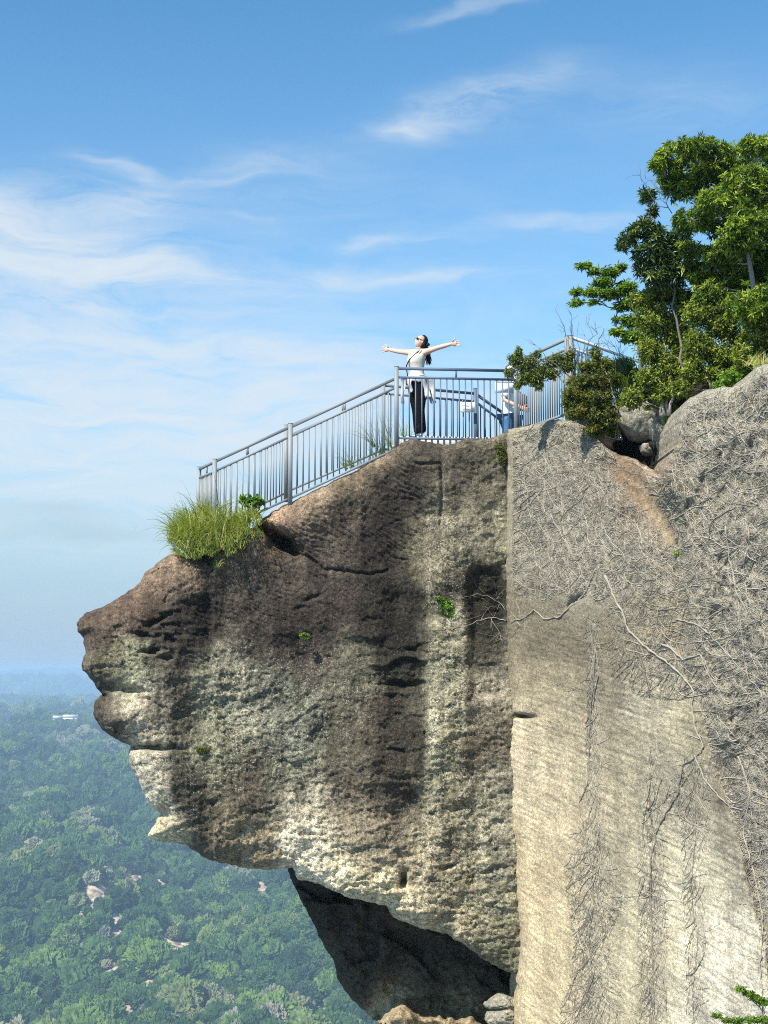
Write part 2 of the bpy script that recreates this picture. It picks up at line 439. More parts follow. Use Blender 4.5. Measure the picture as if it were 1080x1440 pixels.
def nose_depth(px, py, d=None):
    """distance of the overhanging face; d = distance in survey units from the outline"""
    X = (px - 540) * S; Z = (945 - py) * S
    h = .30 * fbm(X * .33, Z * .30, 3, 41)
    h = h + .07 * fbm(X * 1.0, Z * .8, 3, 42)
    up = 1 - sstep(880, 960, py + 40 * pnoise(px * .01, py * .01, 7))     # upper part: quarried smooth
    cut = np.clip(up * sstep(290, 320, px) + boxm(px, py, 250, 298, 850, 945, 5, 0), 0, 1)
    h = h + (1 - .65 * cut) * (.010 * ridged(X * 2.1, Z * 2.8, 4, 43, .6) + .015 * fbm(X * 4, Z * 6, 6, 44, .74))
    h = h + .012 * fbm(X * 14, Z * 14, 3, 49, .65)
    h = h + (1 - .75 * cut) * .010 * ridged(X * 11, Z * 12, 3, 61, .7) + (1 - .6 * cut) * .040 * chips(X * 1.5, Z * 3.0, 62) + (1 - .6 * cut) * .012 * chips(X * 7, Z * 10, 63)
    # diagonal pick marks
    def picks(ang, wl, seed):
        c, s = math.cos(ang), math.sin(ang); u = X * c + Z * s; v = -X * s + Z * c
        ph = v / wl + 2.2 * fbm(u * .9, v * 1.1, 3, seed)
        k = np.floor(ph); br = pnoise(u * 1.6 + k * 7.3, k * 3.7, seed + 2)
        f = ph - k
        return (np.where(f < .3, f / .3, (1 - f) / .7) - .4) * sstep(-.45, .15, br)
    pm = np.clip(boxm(px, py, 300, 512, 690, 905, 25, 25) + boxm(px, py, 512, 600, 640, 800, 12, 6) + .6 * boxm(px, py, 380, 520, 800, 900, 30, 20) + .8 * boxm(px, py, 250, 298, 840, 945, 5), 0, 1)
    h = h + .023 * pm * picks(math.radians(-33), .075, 71)
    # bedding ledges
    m1 = np.clip(gauss(px, py, 575, 975, 48, 120) * 1.2 + .5 * gauss(px, py, 520, 900, 60, 50) + .35 * gauss(px, py, 680, 900, 40, 200), 0, 1)
    h = h + .12 * m1 * ledges(X, Z, math.radians(3), 2.7, 51)
    m2 = np.clip(gauss(px, py, 385, 1010, 60, 60) + .8 * gauss(px, py, 560, 750, 60, 60) + .6 * gauss(px, py, 690, 700, 50, 80), 0, 1)
    h = h + .07 * m2 * ledges(X, Z, math.radians(33), 2.4, 52)
    m3 = np.clip(gauss(px, py, 225, 895, 45, 45) * 1.1, 0, 1)
    h = h + .16 * m3 * ledges(X, Z, math.radians(-6), 3.3, 53)
    m4 = sstep(1090, 1200, py)
    h = h + .10 * m4 * ledges(X, Z, math.radians(4), 1.3, 54, .5)
    h = h + .035 * m4 * ledges(X, Z, math.radians(24), 3.1, 55, .5)
    h = h + .020 * ledges(X, Z, math.radians(12), 1.6, 56, .6) * (1 - .8 * cut)
    # columns and quarry steps
    w = 5 * pnoise(py * .02, py * 0 + 3, 5)
    h = h - .07 * sstep(504, 514, px + w) * (1 - sstep(540, 610, px)) * sstep(650, 720, py) * (1 - sstep(790, 815, py))
    h = h - .10 * sstep(250, 296, px + w) * (1 - sstep(296, 300, px + w)) * sstep(820, 850, py) * (1 - sstep(940, 950, py))
    h = h - .07 * boxm(px + 2 * w, py, 540, 602, 835, 1075, 14)
    h = h + .07 * boxm(px + w * 1.5, py, 602, 660, 730, 1260, 9) * (1 + .5 * fbm(X * 3, Z * 3, 3, 33))
    h = h - .08 * boxm(px + w, py, 662, 708, 800, 980, 7)
    h = h + .06 * boxm(px - w * 2, py, 300, 350, 905, 1200, 10)
    h = h + .09 * sstep(1130, 1180, py + 10 * pnoise(px * .03, py * 0, 6)) * sstep(395, 420, px)
    h = h - .045 * crackline(px, py, [(621, 655), (622, 700), (620, 740)], 2.2)
    h = h - .05 * crackline(px, py, [(585, 652), (618, 652)], 2.0)
    h = h - .08 * crackline(px, py, [(368, 742), (400, 772), (432, 783), (455, 800), (490, 804), (520, 808), (545, 802)], 2.4)
    h = h - .06 * crackline(px, py, [(712, 790), (690, 800), (660, 810)], 2.5)
    for cx, cy, rx, ry, dp, an in [(380, 750, 24, 7, .50, .55), (402, 768, 20, 11, .60, .6), (392, 757, 12, 10, .4, .3), (372, 742, 10, 5, .2, .2), (567, 1237, 4.5, 10, .34, 0), (208, 1051, 34, 4.2, .42, .04),
            (213, 916, 13, 3.2, .2, -.1), (205, 893, 16, 3.5, .16, .1), (232, 925, 9, 4, .16, 0), (222, 872, 15, 4, .14, -.5), (240, 900, 7, 6, .14, .3), (175, 970, 26, 7, .20, .1),
            (210, 985, 20, 3.5, .10, .5), (440, 840, 14, 3, .08, -.3), (425, 855, 10, 3, .06, -.3), (630, 1220, 16, 3.5, .13, -.2), (655, 1130, 10, 4, .08, -.3), (340, 1165, 9, 5, .09, -.4),
            (625, 868, 14, 9, .10, .3), (556, 1056, 16, 3, .09, .1), (568, 962, 28, 3.5, .12, 0), (584, 912, 18, 3.2, .09, -.2),
            (650, 1262, 8, 14, .07, .3), (690, 1225, 18, 3, .07, -.3), (700, 1160, 14, 6, .10, -.5), (500, 1245, 20, 3, .06, -.1)]:
        h = h - dp * gauss(px + 4 * pnoise(px * .08, py * .08, 77), py + 3 * pnoise(px * .08 + 4, py * .08, 78), cx, cy, rx, ry, an)
    h = h + .16 * gauss(px, py, 190, 1015, 42, 22) + .14 * gauss(px, py, 150, 925, 45, 28) + .12 * gauss(px, py, 215, 1095, 34, 36)
    Y = 25.05 - (712 - px) * .0012 - h
    if d is not None:
        R = np.where(py < 775, 34.0, np.where(px < 300, 62.0, 26.0)) * np.where(px > 640, .5, 1)
        t = np.clip(d / R, 0, 1)
        Y = Y + R * S * .95 * (1 - np.sqrt(np.clip(1 - (1 - t) ** 2, 0, 1)))
    return Y

def wall_plane(px):
    return 1.0 / (.04 + (px - 712) / 368.0 * (1 / 18.5 - 1 / 25.0))

def soilm(px, py):
    d, _, _ = distline(px, py, [(868, 655), (900, 690), (925, 720), (950, 765)])
    w = np.interp(px, [860, 900, 925, 955], [18, 26, 16, 6]) * (1 + .35 * pnoise(px * .05, py * .05, 31))
    return np.exp(-(d / w) ** 2.0)
def wall_depth(px, py, d=None, edge=None):
    Y0 = wall_plane(px)
    sc = Y0 / FPX
    U = (25 - Y0) * 1.05; Z = (945 - py) * sc            # metres along the wall and up it
    h = .12 * fbm(U * .5, Z * .4, 3, 141) + .05 * fbm(U * 1.4, Z * 1.2, 3, 142)
    low = sstep(840, 900, py + 18 * pnoise(px * .02, py * .02, 15))
    h = h + (1 - .8 * low) * (.022 * ridged(U * 3, Z * 3, 4, 143) + .02 * fbm(U * 8, Z * 8, 3, 144, .6))
    # quarry strokes, nearly level on the wall, dipping towards the front
    a = math.radians(-9); u = U * math.cos(a) + Z * math.sin(a); v = -U * math.sin(a) + Z * math.cos(a)
    h = h + low * (.013 * ridged(u * .8, v * 10, 4, 145, .6) + .010 * fbm(u * 2.2, v * 30, 3, 146, .6) + .008 * fbm(U * 12, Z * 12, 2, 148))
    h = h + low * .03 * ledges(u, v, 0, 1.5, 147, .3)
    h = h + .05 * (1 - low) * sstep(600, 660, py)
    # seam at 915, shallow pillar strips
    h = h - .05 * low * sstep(911, 916, px + 3 * pnoise(py * .02, py * 0, 4)) * (1 - sstep(960, 990, px))
    h = h + .03 * low * boxm(px, py, 896, 910, 890, 1010, 5)
    h = h - .55 * gauss(px, py, 734, 1007, 14, 3.0, .1)
    h = h - .12 * gauss(px, py, 812, 843, 14, 5, -.7) - .05 * crackline(px, py, [(838, 790), (832, 815), (818, 838), (800, 852)], 3)
    h = h - .07 * gauss(px, py, 748, 790, 6, 4)
    h = h - .05 * crackline(px, py, [(930, 668), (948, 700), (968, 745), (1000, 790), (1040, 850)], 3)
    # soil gully
    h = h - .16 * soilm(px, py)
    if edge is None: edge, _, _ = distline(px, py, RIM_EDGE)
    ins = rimside(px, py)
    sg = np.where(ins, edge, -edge)
    k = sstep(-6, 14, sg)
    off = np.interp(py, [600, 760, 900, 985, 1060, 1180, 1300, 1500], [.45, .32, .20, .07, -.10, -.26, -.22, -.2])
    h = h + k * off
    h = h + ins * (.08 * fbm(U * 1.6, Z * 1.6, 3, 151) + .03 * ridged(U * 5, Z * 5, 3, 152)) * sstep(0, 25, edge)
    Y = Y0 - h
    if d is not None:
        R = np.where(px > 925, 30.0, 16.0)
        t = np.clip(d / R, 0, 1)
        amp = np.where(px > 925, .40, .26)
        Y = Y + amp * (1 - np.sqrt(np.clip(1 - (1 - t) ** 2, 0, 1)))
    return Y

RIMPOLY = RIM_EDGE + [(1520, 1620), (1520, 430), (950, 430)]
def rimside(px, py): return inpoly(px, py, RIMPOLY)

def recess_depth(px, py, d=None):
    X = (px - 540) * S; Z = (945 - py) * S
    h = .2 * fbm(X * .5, Z * .5, 3, 241) + .14 * ridged(X * 1.2, Z * 1.2, 4, 242) + .22 * chips(X * .9 + Z * .5, Z * 1.3, 247) + .07 * chips(X * 3, Z * 3, 248) + .03 * fbm(X * 6, Z * 6, 3, 243)
    h = h + .08 * ledges(X, Z, math.radians(-35), 1.2, 244)
    led = np.interp(px, [500, 535, 552, 570, 584, 600, 619, 640, 661, 680, 700, 800], [1440, 1434, 1422, 1413, 1428, 1430, 1428, 1436, 1429, 1446, 1450, 1450])
    k = sstep(-14, 8, py - led + 3 * pnoise(px * .1, py * .1, 3))
    Y = 26.75 - h - k * (.85 + .25 * fbm(X * 2, Z * 2, 3, 246)) - .004 * np.clip(px - 640, 0, 200)
    if d is not None:
        t = np.clip(d / 55.0, 0, 1)
        Y = Y + .6 * (1 - np.sqrt(np.clip(1 - (1 - t) ** 2, 0, 1)))
    return Y

def colfield(px, py, pts, sig=26.0, warp=14.0, k=1.0, tone=(1.07, 1.0, .93), sat=.74, pw=1.2):  # blends observed tones over the face, their local light and shade included
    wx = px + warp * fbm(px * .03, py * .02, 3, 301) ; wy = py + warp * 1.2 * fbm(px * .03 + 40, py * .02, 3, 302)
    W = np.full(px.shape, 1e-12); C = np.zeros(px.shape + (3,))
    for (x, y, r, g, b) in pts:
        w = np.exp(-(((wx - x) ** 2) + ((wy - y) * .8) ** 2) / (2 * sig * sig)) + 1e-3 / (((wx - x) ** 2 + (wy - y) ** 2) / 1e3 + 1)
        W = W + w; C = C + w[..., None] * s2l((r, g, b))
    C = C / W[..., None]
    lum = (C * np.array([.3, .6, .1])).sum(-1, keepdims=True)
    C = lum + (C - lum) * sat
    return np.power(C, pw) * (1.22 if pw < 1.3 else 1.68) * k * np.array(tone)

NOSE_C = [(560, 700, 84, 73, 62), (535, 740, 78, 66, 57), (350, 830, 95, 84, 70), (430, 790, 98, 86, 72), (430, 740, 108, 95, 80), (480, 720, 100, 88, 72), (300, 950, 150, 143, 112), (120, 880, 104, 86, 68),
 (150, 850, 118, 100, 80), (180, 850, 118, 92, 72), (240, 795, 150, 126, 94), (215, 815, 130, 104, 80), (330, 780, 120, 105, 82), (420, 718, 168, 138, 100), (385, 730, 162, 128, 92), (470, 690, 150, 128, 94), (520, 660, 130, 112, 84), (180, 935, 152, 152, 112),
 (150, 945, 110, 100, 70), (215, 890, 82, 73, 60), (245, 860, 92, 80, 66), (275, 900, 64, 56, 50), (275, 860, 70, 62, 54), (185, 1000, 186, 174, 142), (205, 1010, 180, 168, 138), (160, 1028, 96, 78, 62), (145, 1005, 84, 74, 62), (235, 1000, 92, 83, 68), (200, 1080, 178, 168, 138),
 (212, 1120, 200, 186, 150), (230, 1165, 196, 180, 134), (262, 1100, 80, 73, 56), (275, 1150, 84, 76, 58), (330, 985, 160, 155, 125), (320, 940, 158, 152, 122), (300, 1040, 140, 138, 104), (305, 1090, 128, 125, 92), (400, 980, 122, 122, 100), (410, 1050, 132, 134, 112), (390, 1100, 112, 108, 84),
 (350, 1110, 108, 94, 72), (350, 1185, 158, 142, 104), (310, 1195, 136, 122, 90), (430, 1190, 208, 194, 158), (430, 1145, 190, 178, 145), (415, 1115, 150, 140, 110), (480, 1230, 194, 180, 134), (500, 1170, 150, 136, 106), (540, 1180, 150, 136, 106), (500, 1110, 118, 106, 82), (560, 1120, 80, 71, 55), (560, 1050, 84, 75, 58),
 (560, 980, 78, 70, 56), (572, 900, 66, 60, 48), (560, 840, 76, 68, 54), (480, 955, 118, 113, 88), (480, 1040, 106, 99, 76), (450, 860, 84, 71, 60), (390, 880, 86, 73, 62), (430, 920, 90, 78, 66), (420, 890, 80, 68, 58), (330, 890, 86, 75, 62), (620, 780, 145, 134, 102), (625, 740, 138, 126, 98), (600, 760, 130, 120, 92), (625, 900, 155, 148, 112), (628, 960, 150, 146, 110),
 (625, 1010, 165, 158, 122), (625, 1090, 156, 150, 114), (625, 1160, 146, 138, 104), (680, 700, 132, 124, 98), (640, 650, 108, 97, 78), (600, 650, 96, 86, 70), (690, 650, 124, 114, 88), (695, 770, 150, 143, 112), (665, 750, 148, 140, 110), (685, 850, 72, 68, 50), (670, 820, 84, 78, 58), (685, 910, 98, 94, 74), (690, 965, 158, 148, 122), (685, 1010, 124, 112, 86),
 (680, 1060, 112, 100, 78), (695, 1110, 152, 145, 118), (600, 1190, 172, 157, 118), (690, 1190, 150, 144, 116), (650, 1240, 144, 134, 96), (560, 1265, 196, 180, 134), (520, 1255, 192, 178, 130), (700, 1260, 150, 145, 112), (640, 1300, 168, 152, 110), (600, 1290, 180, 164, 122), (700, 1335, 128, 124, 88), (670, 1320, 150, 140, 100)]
WALL_C = [(760, 680, 172, 166, 144), (730, 640, 168, 160, 132), (720, 700, 180, 172, 144), (760, 760, 168, 162, 140), (800, 720, 168, 163, 142), (850, 750, 170, 164, 142), (820, 800, 166, 160, 138), (900, 800, 168, 162, 140), (1030, 650, 170, 166, 144), (1000, 600, 172, 166, 142), (1060, 580, 170, 164, 142), (1000, 800, 160, 154, 132), (1050, 800, 158, 152, 130),
 (900, 690, 160, 132, 100), (880, 668, 138, 106, 76), (920, 710, 166, 142, 108), (940, 735, 172, 154, 114), (925, 680, 172, 142, 104), (912, 730, 166, 142, 108), (890, 715, 150, 118, 84), (945, 755, 178, 150, 104), (905, 665, 170, 128, 86), (958, 860, 196, 170, 118), (955, 700, 172, 160, 120), (770, 895, 146, 134, 108), (740, 900, 148, 138, 112), (770, 960, 188, 174, 140), (860, 940, 146, 132, 106), (850, 900, 160, 146, 116), (905, 980, 204, 194, 168), (880, 1010, 158, 146, 120),
 (740, 1050, 220, 204, 168), (780, 1040, 192, 178, 144), (780, 1150, 208, 192, 154), (860, 1100, 196, 182, 148), (960, 1100, 178, 170, 146), (900, 1080, 176, 166, 138), (900, 1200, 192, 180, 148), (740, 1250, 214, 194, 150), (740, 1400, 218, 198, 152), (780, 1330, 214, 196, 152), (900, 1350, 208, 195, 158), (1000, 1350, 228, 218, 192), (960, 1250, 214, 204, 172), (1060, 1400, 214, 206, 182),
 (1040, 1000, 166, 156, 126), (1010, 1010, 176, 162, 124), (1000, 960, 196, 182, 138), (1060, 1100, 150, 144, 124), (1016, 1060, 120, 102, 80), (980, 1040, 196, 184, 150), (1080, 1200, 156, 150, 130), (1030, 900, 164, 156, 130), (1150, 900, 160, 155, 135), (1180, 1300, 160, 155, 135), (780, 640, 150, 140, 112), (830, 640, 140, 130, 104)]
REC_C = [(430, 1270, 78, 70, 58), (520, 1330, 92, 82, 68), (600, 1380, 96, 86, 70), (700, 1390, 92, 82, 66), (570, 1435, 212, 194, 150), (640, 1445, 200, 184, 142), (480, 1380, 100, 90, 74), (700, 1460, 196, 176, 136), (540, 1460, 206, 190, 150)]  # dark hollow and pale ledge carry shade and sunlight in their colour

def make_sheet(name, poly, sil, x0, x1, y0, y1, step, depth, colors, mat, thick, ksc, label=None, flk=None, sig=26, warp=14, pw=1.2, stain_shade=None, tone=(1.04, 1.0, .93)):
    gx = np.arange(x0, x1 + step, step); gy = np.arange(y0, y1 + step, step)
    cx, cy = np.meshgrid(gx[:-1] + step / 2, gy[:-1] + step / 2)
    keep = inpoly(cx, cy, poly)
    nx = len(gx)
    jj, ii = np.nonzero(keep)
    v00 = jj * nx + ii
    quads = np.stack([v00, v00 + nx, v00 + nx + 1, v00 + 1], 1)
    used, inv = np.unique(quads.ravel(), return_inverse=True)
    quads = inv.reshape(-1, 4)
    px = gx[used % nx].astype(float); py = gy[used // nx].astype(float)
    # boundary edges
    e = np.concatenate([quads[:, [0, 1]], quads[:, [1, 2]], quads[:, [2, 3]], quads[:, [3, 0]]])
    key = np.sort(e, 1); uq, idx, cnt = np.unique(key[:, 0].astype(np.int64) * len(px) + key[:, 1], return_index=True, return_counts=True)
    be = e[idx[cnt == 1]]
    bv = np.unique(be.ravel())
    d, qx, qy = distline(px[bv], py[bv], poly + [poly[0]])
    m = d < step * 1.2
    px[bv[m]] = qx[m]; py[bv[m]] = qy[m]
    d, _, _ = distline(px, py, sil)
    Y = depth(px, py, d)
    v = Pn(px, py, Y)
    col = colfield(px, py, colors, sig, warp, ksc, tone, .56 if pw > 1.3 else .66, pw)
    if stain_shade: col = col * stain_shade(px, py)[:, None]
    fl = flk(px, py) if flk else np.zeros(len(px))
    # skirt that carries the rock back from the outline, then a rear face
    nb = len(bv); lut = np.full(len(px), -1); lut[bv] = np.arange(nb)
    vs = [v]; faces = [quads]; base = len(px); prev = None; cs = [col]; fs = [fl]
    ts = [.12, .35, .7, 1.2, 1.9, thick]
    for k, t in enumerate(ts):
        r = v[bv].copy(); r[:, 1] += t
        if k == len(ts) - 1: r[:, 1] = v[:, 1].max() + thick
        else:
            nn = fbm(r[:, 0] * 1.5 + r[:, 1], r[:, 2] * 1.5 + r[:, 1] * .7, 3, 401)
            r[:, 2] += .04 * nn * min(1, t) ; r[:, 0] += .03 * nn * min(1, t)
        vs.append(r); cs.append(col[bv] * .9); fs.append(fl[bv])
        cur = lut[be] + base + k * nb
        old = be if k == 0 else lut[be] + base + (k - 1) * nb
        faces.append(np.stack([old[:, 1], old[:, 0], cur[:, 0], cur[:, 1]], 1))
    # rear face: the same outline closed by a coarse copy of the front faces
    b2 = base + len(ts) * nb
    back = v.copy(); back[:, 1] = v[:, 1].max() + thick
    vs.append(back); cs.append(col); fs.append(fl)
    faces.append(quads[:, ::-1] + b2)
    vs = np.concatenate(vs); faces = np.concatenate(faces)
    o = mkobj(name, vs, faces, mat, None, True, {'Col': np.concatenate(cs), 'fleck': np.concatenate(fs)})
    tag(o, label, None, None, 'structure')
    return o

def vdens(px, py):
    d = .9 * (1 - sstep(810, 850, py + 14 * pnoise(px * .04, py * .04, 3))) * sstep(712, 745, px)
    d = np.maximum(d, rimside(px, py) * 1.0)
    d = np.maximum(d, .8 * gauss(px, py, 940, 900, 70, 60))
    cen = 834 + 6 * pnoise(py * .01, py * 0, 8)
    d = np.maximum(d, gauss(px, py * 0, cen, 0, np.interp(py, [840, 1150, 1200, 1260, 1330, 1440], [6, 8, 26, 28, 18, 34]), 1) * sstep(850, 880, py) * .95)
    d = np.maximum(d, gauss(px, py * 0, 918, 0, np.interp(py, [1010, 1150, 1200, 1440], [6, 10, 16, 14]), 1) * sstep(1040, 1080, py) * .9)
    d = np.maximum(d, gauss(px, py * 0, 977, 0, np.interp(py, [1100, 1200, 1440], [20, 14, 9]), 1) * sstep(1040, 1090, py) * .65)
    d = np.maximum(d, .5 * gauss(px, py, 955, 1100, 26, 34))
    soil = soilm(px, py)
    d = np.maximum(d, .9 * boxm(px, py, 922, 962, 540, 720, 6))
    return d * (1 - .8 * np.clip(soil * 1.3, 0, 1) * (.6 + .6 * (pnoise(px * .09, py * .09, 44) > -.05)))

def nose_stain_shade(px, py):
    """run-off streaks, dark patches with their own edges, one of them painted shade"""
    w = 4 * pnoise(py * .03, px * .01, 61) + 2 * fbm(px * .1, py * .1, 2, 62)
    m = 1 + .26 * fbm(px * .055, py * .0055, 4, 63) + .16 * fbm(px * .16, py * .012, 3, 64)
    m = m * (1 - .30 * boxm(px + w, py + w, 510, 600, 655, 822, 2.5) * (1 - .6 * sstep(545, 610, px)))  # cast shadow right of the quarry step, painted into the colour
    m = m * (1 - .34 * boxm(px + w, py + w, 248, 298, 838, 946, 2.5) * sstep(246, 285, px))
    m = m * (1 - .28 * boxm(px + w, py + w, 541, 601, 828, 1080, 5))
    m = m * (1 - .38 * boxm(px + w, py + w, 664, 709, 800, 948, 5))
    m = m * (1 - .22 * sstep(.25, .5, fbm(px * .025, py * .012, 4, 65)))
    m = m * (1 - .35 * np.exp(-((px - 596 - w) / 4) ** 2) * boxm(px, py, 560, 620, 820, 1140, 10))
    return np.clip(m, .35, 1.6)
def wall_stain_shade(px, py):
    low = sstep(860, 920, py)
    u = (712 - px) / 368.0; sl = (945 - py) / (1 + .9 * (px - 712) / 368.0) + (px - 712) * .10
    m = 1 + low * (.16 * ridged(px * .012, sl * .085, 3, 73) + .10 * ridged(px * .02, sl * .22, 3, 74) - .10)
    m = m * (1 - .17 * low) * (1 + low * (.18 * fbm(px * .05, py * .006, 4, 71) + .10 * fbm(px * .012, py * .04 + px * .018, 3, 72)))
    m = m * (1 + .14 * np.exp(-((px - 903) / 4) ** 2) * boxm(px, py, 880, 930, 880, 1030, 12)) * (1 - .10 * boxm(px, py, 730, 905, 880, 930, 22))
    m = m * (1 - .55 * gauss(px, py, 734, 1007, 13, 3.0, .1))  # shade inside the slot, darkened into the wall colour
    return np.clip(m, .3, 1.5)
def nose_fleck(px, py):
    w = 8 * pnoise(py * .03, px * .03, 12)
    f = boxm(px + w, py, 598, 662, 725, 1290, 10) + .9 * boxm(px + w, py, 295, 350, 905, 1130, 12) + .8 * gauss(px, py, 400, 1030, 50, 90) + .9 * gauss(px, py, 180, 935, 35, 22, .6) + .7 * gauss(px, py, 270, 1120, 28, 60) + .6 * gauss(px, py, 440, 1010, 90, 70) + .5 * gauss(px, py, 320, 1010, 70, 70) + .5 * gauss(px, py, 480, 960, 80, 40) + .35 * boxm(px, py, 400, 720, 1130, 1360, 30) + .4 * boxm(px, py, 650, 712, 960, 1330, 10)
    f = f * sstep(-.5, .4, fbm(px * .05, py * .05, 3, 88)) + .10
    return np.clip(f, 0, .95)
def wall_fleck(px, py): return np.clip(.9 * vdens(px, py) + .05, 0, 1)

KA = .80
make_sheet('overhanging_rock', nose_poly, nose_sil, 100, 748, 590, 1384, 1.6, nose_depth, NOSE_C, M['rock'], 3.6, KA, 'dark weathered sandstone ledge jutting out over the valley like a face in profile', nose_fleck, 20, 16, 1.36, nose_stain_shade)
make_sheet('quarry_wall', wall_poly, wall_sil, 700, 1460, 458, 1600, 1.8, wall_depth, WALL_C, M['wallrock'], 6.0, KA * .86, 'pale quarried rock wall with dry vines right of the overhang', wall_fleck, 30, 14, 1.2, wall_stain_shade, (1.06, 1.0, .89))
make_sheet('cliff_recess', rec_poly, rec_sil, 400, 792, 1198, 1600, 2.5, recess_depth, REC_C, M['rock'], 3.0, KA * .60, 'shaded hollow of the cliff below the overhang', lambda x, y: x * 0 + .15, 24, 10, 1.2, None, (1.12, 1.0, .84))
# ------------------------------------------------------------------ ground behind the rim, path, boulders
def slab_poly(name, pts, mat, label, thick=6.0, ksc=.8, colors=None):
    x0 = min(p[0] for p in pts); x1 = max(p[0] for p in pts); y0 = min(p[1] for p in pts); y1 = max(p[1] for p in pts)
    sil = rough(pts + [pts[0]], 3.0, 5, 33, .05)
    def dep(px, py, d):
        return wall_plane(px) + 1.25 - .18 * fbm(px * .03, py * .04, 4, 601) + .5 * (1 - np.clip(d / 22, 0, 1)) ** 2
    return make_sheet(name, sil[:-1], sil, x0 - 6, x1 + 6, y0 - 6, y1 + 6, 3.0, dep, colors, mat, thick, ksc, label, lambda x, y: x * 0 + .1)
slab_poly('hillside', [(770, 605), (800, 596), (835, 585), (870, 566), (905, 548), (940, 535), (985, 520), (1040, 505), (1100, 478), (1260, 465), (1470, 440), (1470, 720), (860, 720), (770, 660)], M['rock'],
          'dark soil bank behind the rim of the quarry wall', 5.0, .5, [(880, 650, 58, 44, 32), (1000, 560, 70, 60, 40), (1100, 520, 70, 60, 40)])

zf = lambda py, Y: P(540, py, Y).z
# level concrete walkway under the railings, and the lower flight behind
q = MB()
wp = [P(562, 618, 25.5), P(730, 618, 25.7), P(730, 618, 25.7) + Vector((.4, 1.7, 0)), P(545, 618, 25.5) + Vector((0, 1.7, 0))]
zt = zf(618, 25.9)
for s in (0, -.22):
    pass
q.add([(p.x, p.y, zt - .22) for p in wp] + [(p.x, p.y, zt) for p in wp], [(3, 2, 1, 0), (4, 5, 6, 7), (0, 1, 5, 4), (1, 2, 6, 5), (2, 3, 7, 6), (3, 0, 4, 7)])
tag(q.build('path', M['concrete']), 'narrow concrete lookout path behind the railing', None, None, 'structure')
q = MB(); zl = zf(664, 27.0)
lw = [(1.75, 26.5), (3.4, 26.5), (3.4, 28.4), (1.75, 28.4)]
q.add([(x, y, zl - .6) for x, y in lw] + [(x, y, zl) for x, y in lw], [(3, 2, 1, 0), (4, 5, 6, 7), (0, 1, 5, 4), (1, 2, 6, 5), (2, 3, 7, 6), (3, 0, 4, 7)])
tag(q.build('stairway', M['concrete']), 'lower concrete landing behind the railing', None, None, 'structure')

def boulder(label, c, Y, rx, ry, depth, seed, rot=0.0, sub=5):
    bm = bmesh.new(); bmesh.ops.create_icosphere(bm, subdivisions=sub, radius=1)
    co = np.array([v.co[:] for v in bm.verts]); f = np.array([[v.index for v in g.verts] for g in bm.faces]); bm.free()
    n = .20 * fbm(co[:, 0] * 1.3 + seed, co[:, 2] * 1.3 + co[:, 1], 3, seed) + .11 * ridged(co[:, 0] * 3 + seed, co[:, 2] * 3 + co[:, 1] * 2, 4, seed + 4)
    r = 1 + n
    # broad planar faces, as on split stone
    rs = np.random.default_rng(seed)
    for k in range(9):
        d = rs.normal(size=3); d /= np.linalg.norm(d); t = co @ d * r
        lim = rs.uniform(.72, .9); over = np.maximum(t - lim, 0); r = r - over * .75
    co = co * r[:, None] * np.array([rx * Y / FPX, depth, ry * Y / FPX])
    cr, sr = math.cos(rot), math.sin(rot); X = co[:, 0] * cr - co[:, 2] * sr; Z = co[:, 0] * sr + co[:, 2] * cr
    ctr = P(c[0], c[1], Y); v = np.stack([X + ctr.x, co[:, 1] + ctr.y, Z + ctr.z], 1)
    base = s2l((170, 163, 142)) * .7
    col = np.tile(base, (len(v), 1)) * (.9 + .2 * fbm(v[:, 0] * 4, v[:, 2] * 4, 2, 5))[:, None]
    o = mkobj('boulder', v, f, M['boulder'], None, True, {'Col': col, 'fleck': np.full(len(v), .2)})
    # origin at the centre of the stone
    o.data.transform(Matrix.Translation(-ctr)); o.location = ctr
    return tag(o, label, 'boulder', 'boulders wedged in the notch of the cliff rim')
boulder('larger rounded grey boulder overhanging the dark hollow below the bushes', (903, 597), 22.3, 37, 27, .45, 5, -.15)
boulder('upright grey boulder between the overhanging one and the vine covered outcrop', (935, 607), 22.0, 21, 32, .40, 9, .15)
boulder('small pale stone hanging low in the dark hollow under the two boulders', (913, 632), 22.2, 12, 11, .16, 14, .3, 4)
boulder('flat pale stone on the ledge at the foot of the shaded hollow', (706, 1411), 25.35, 22, 12, .30, 21, -.1)
boulder('lower pale stone under the flat one at the foot of the shaded hollow', (704, 1432), 25.15, 24, 12, .32, 27, .15)

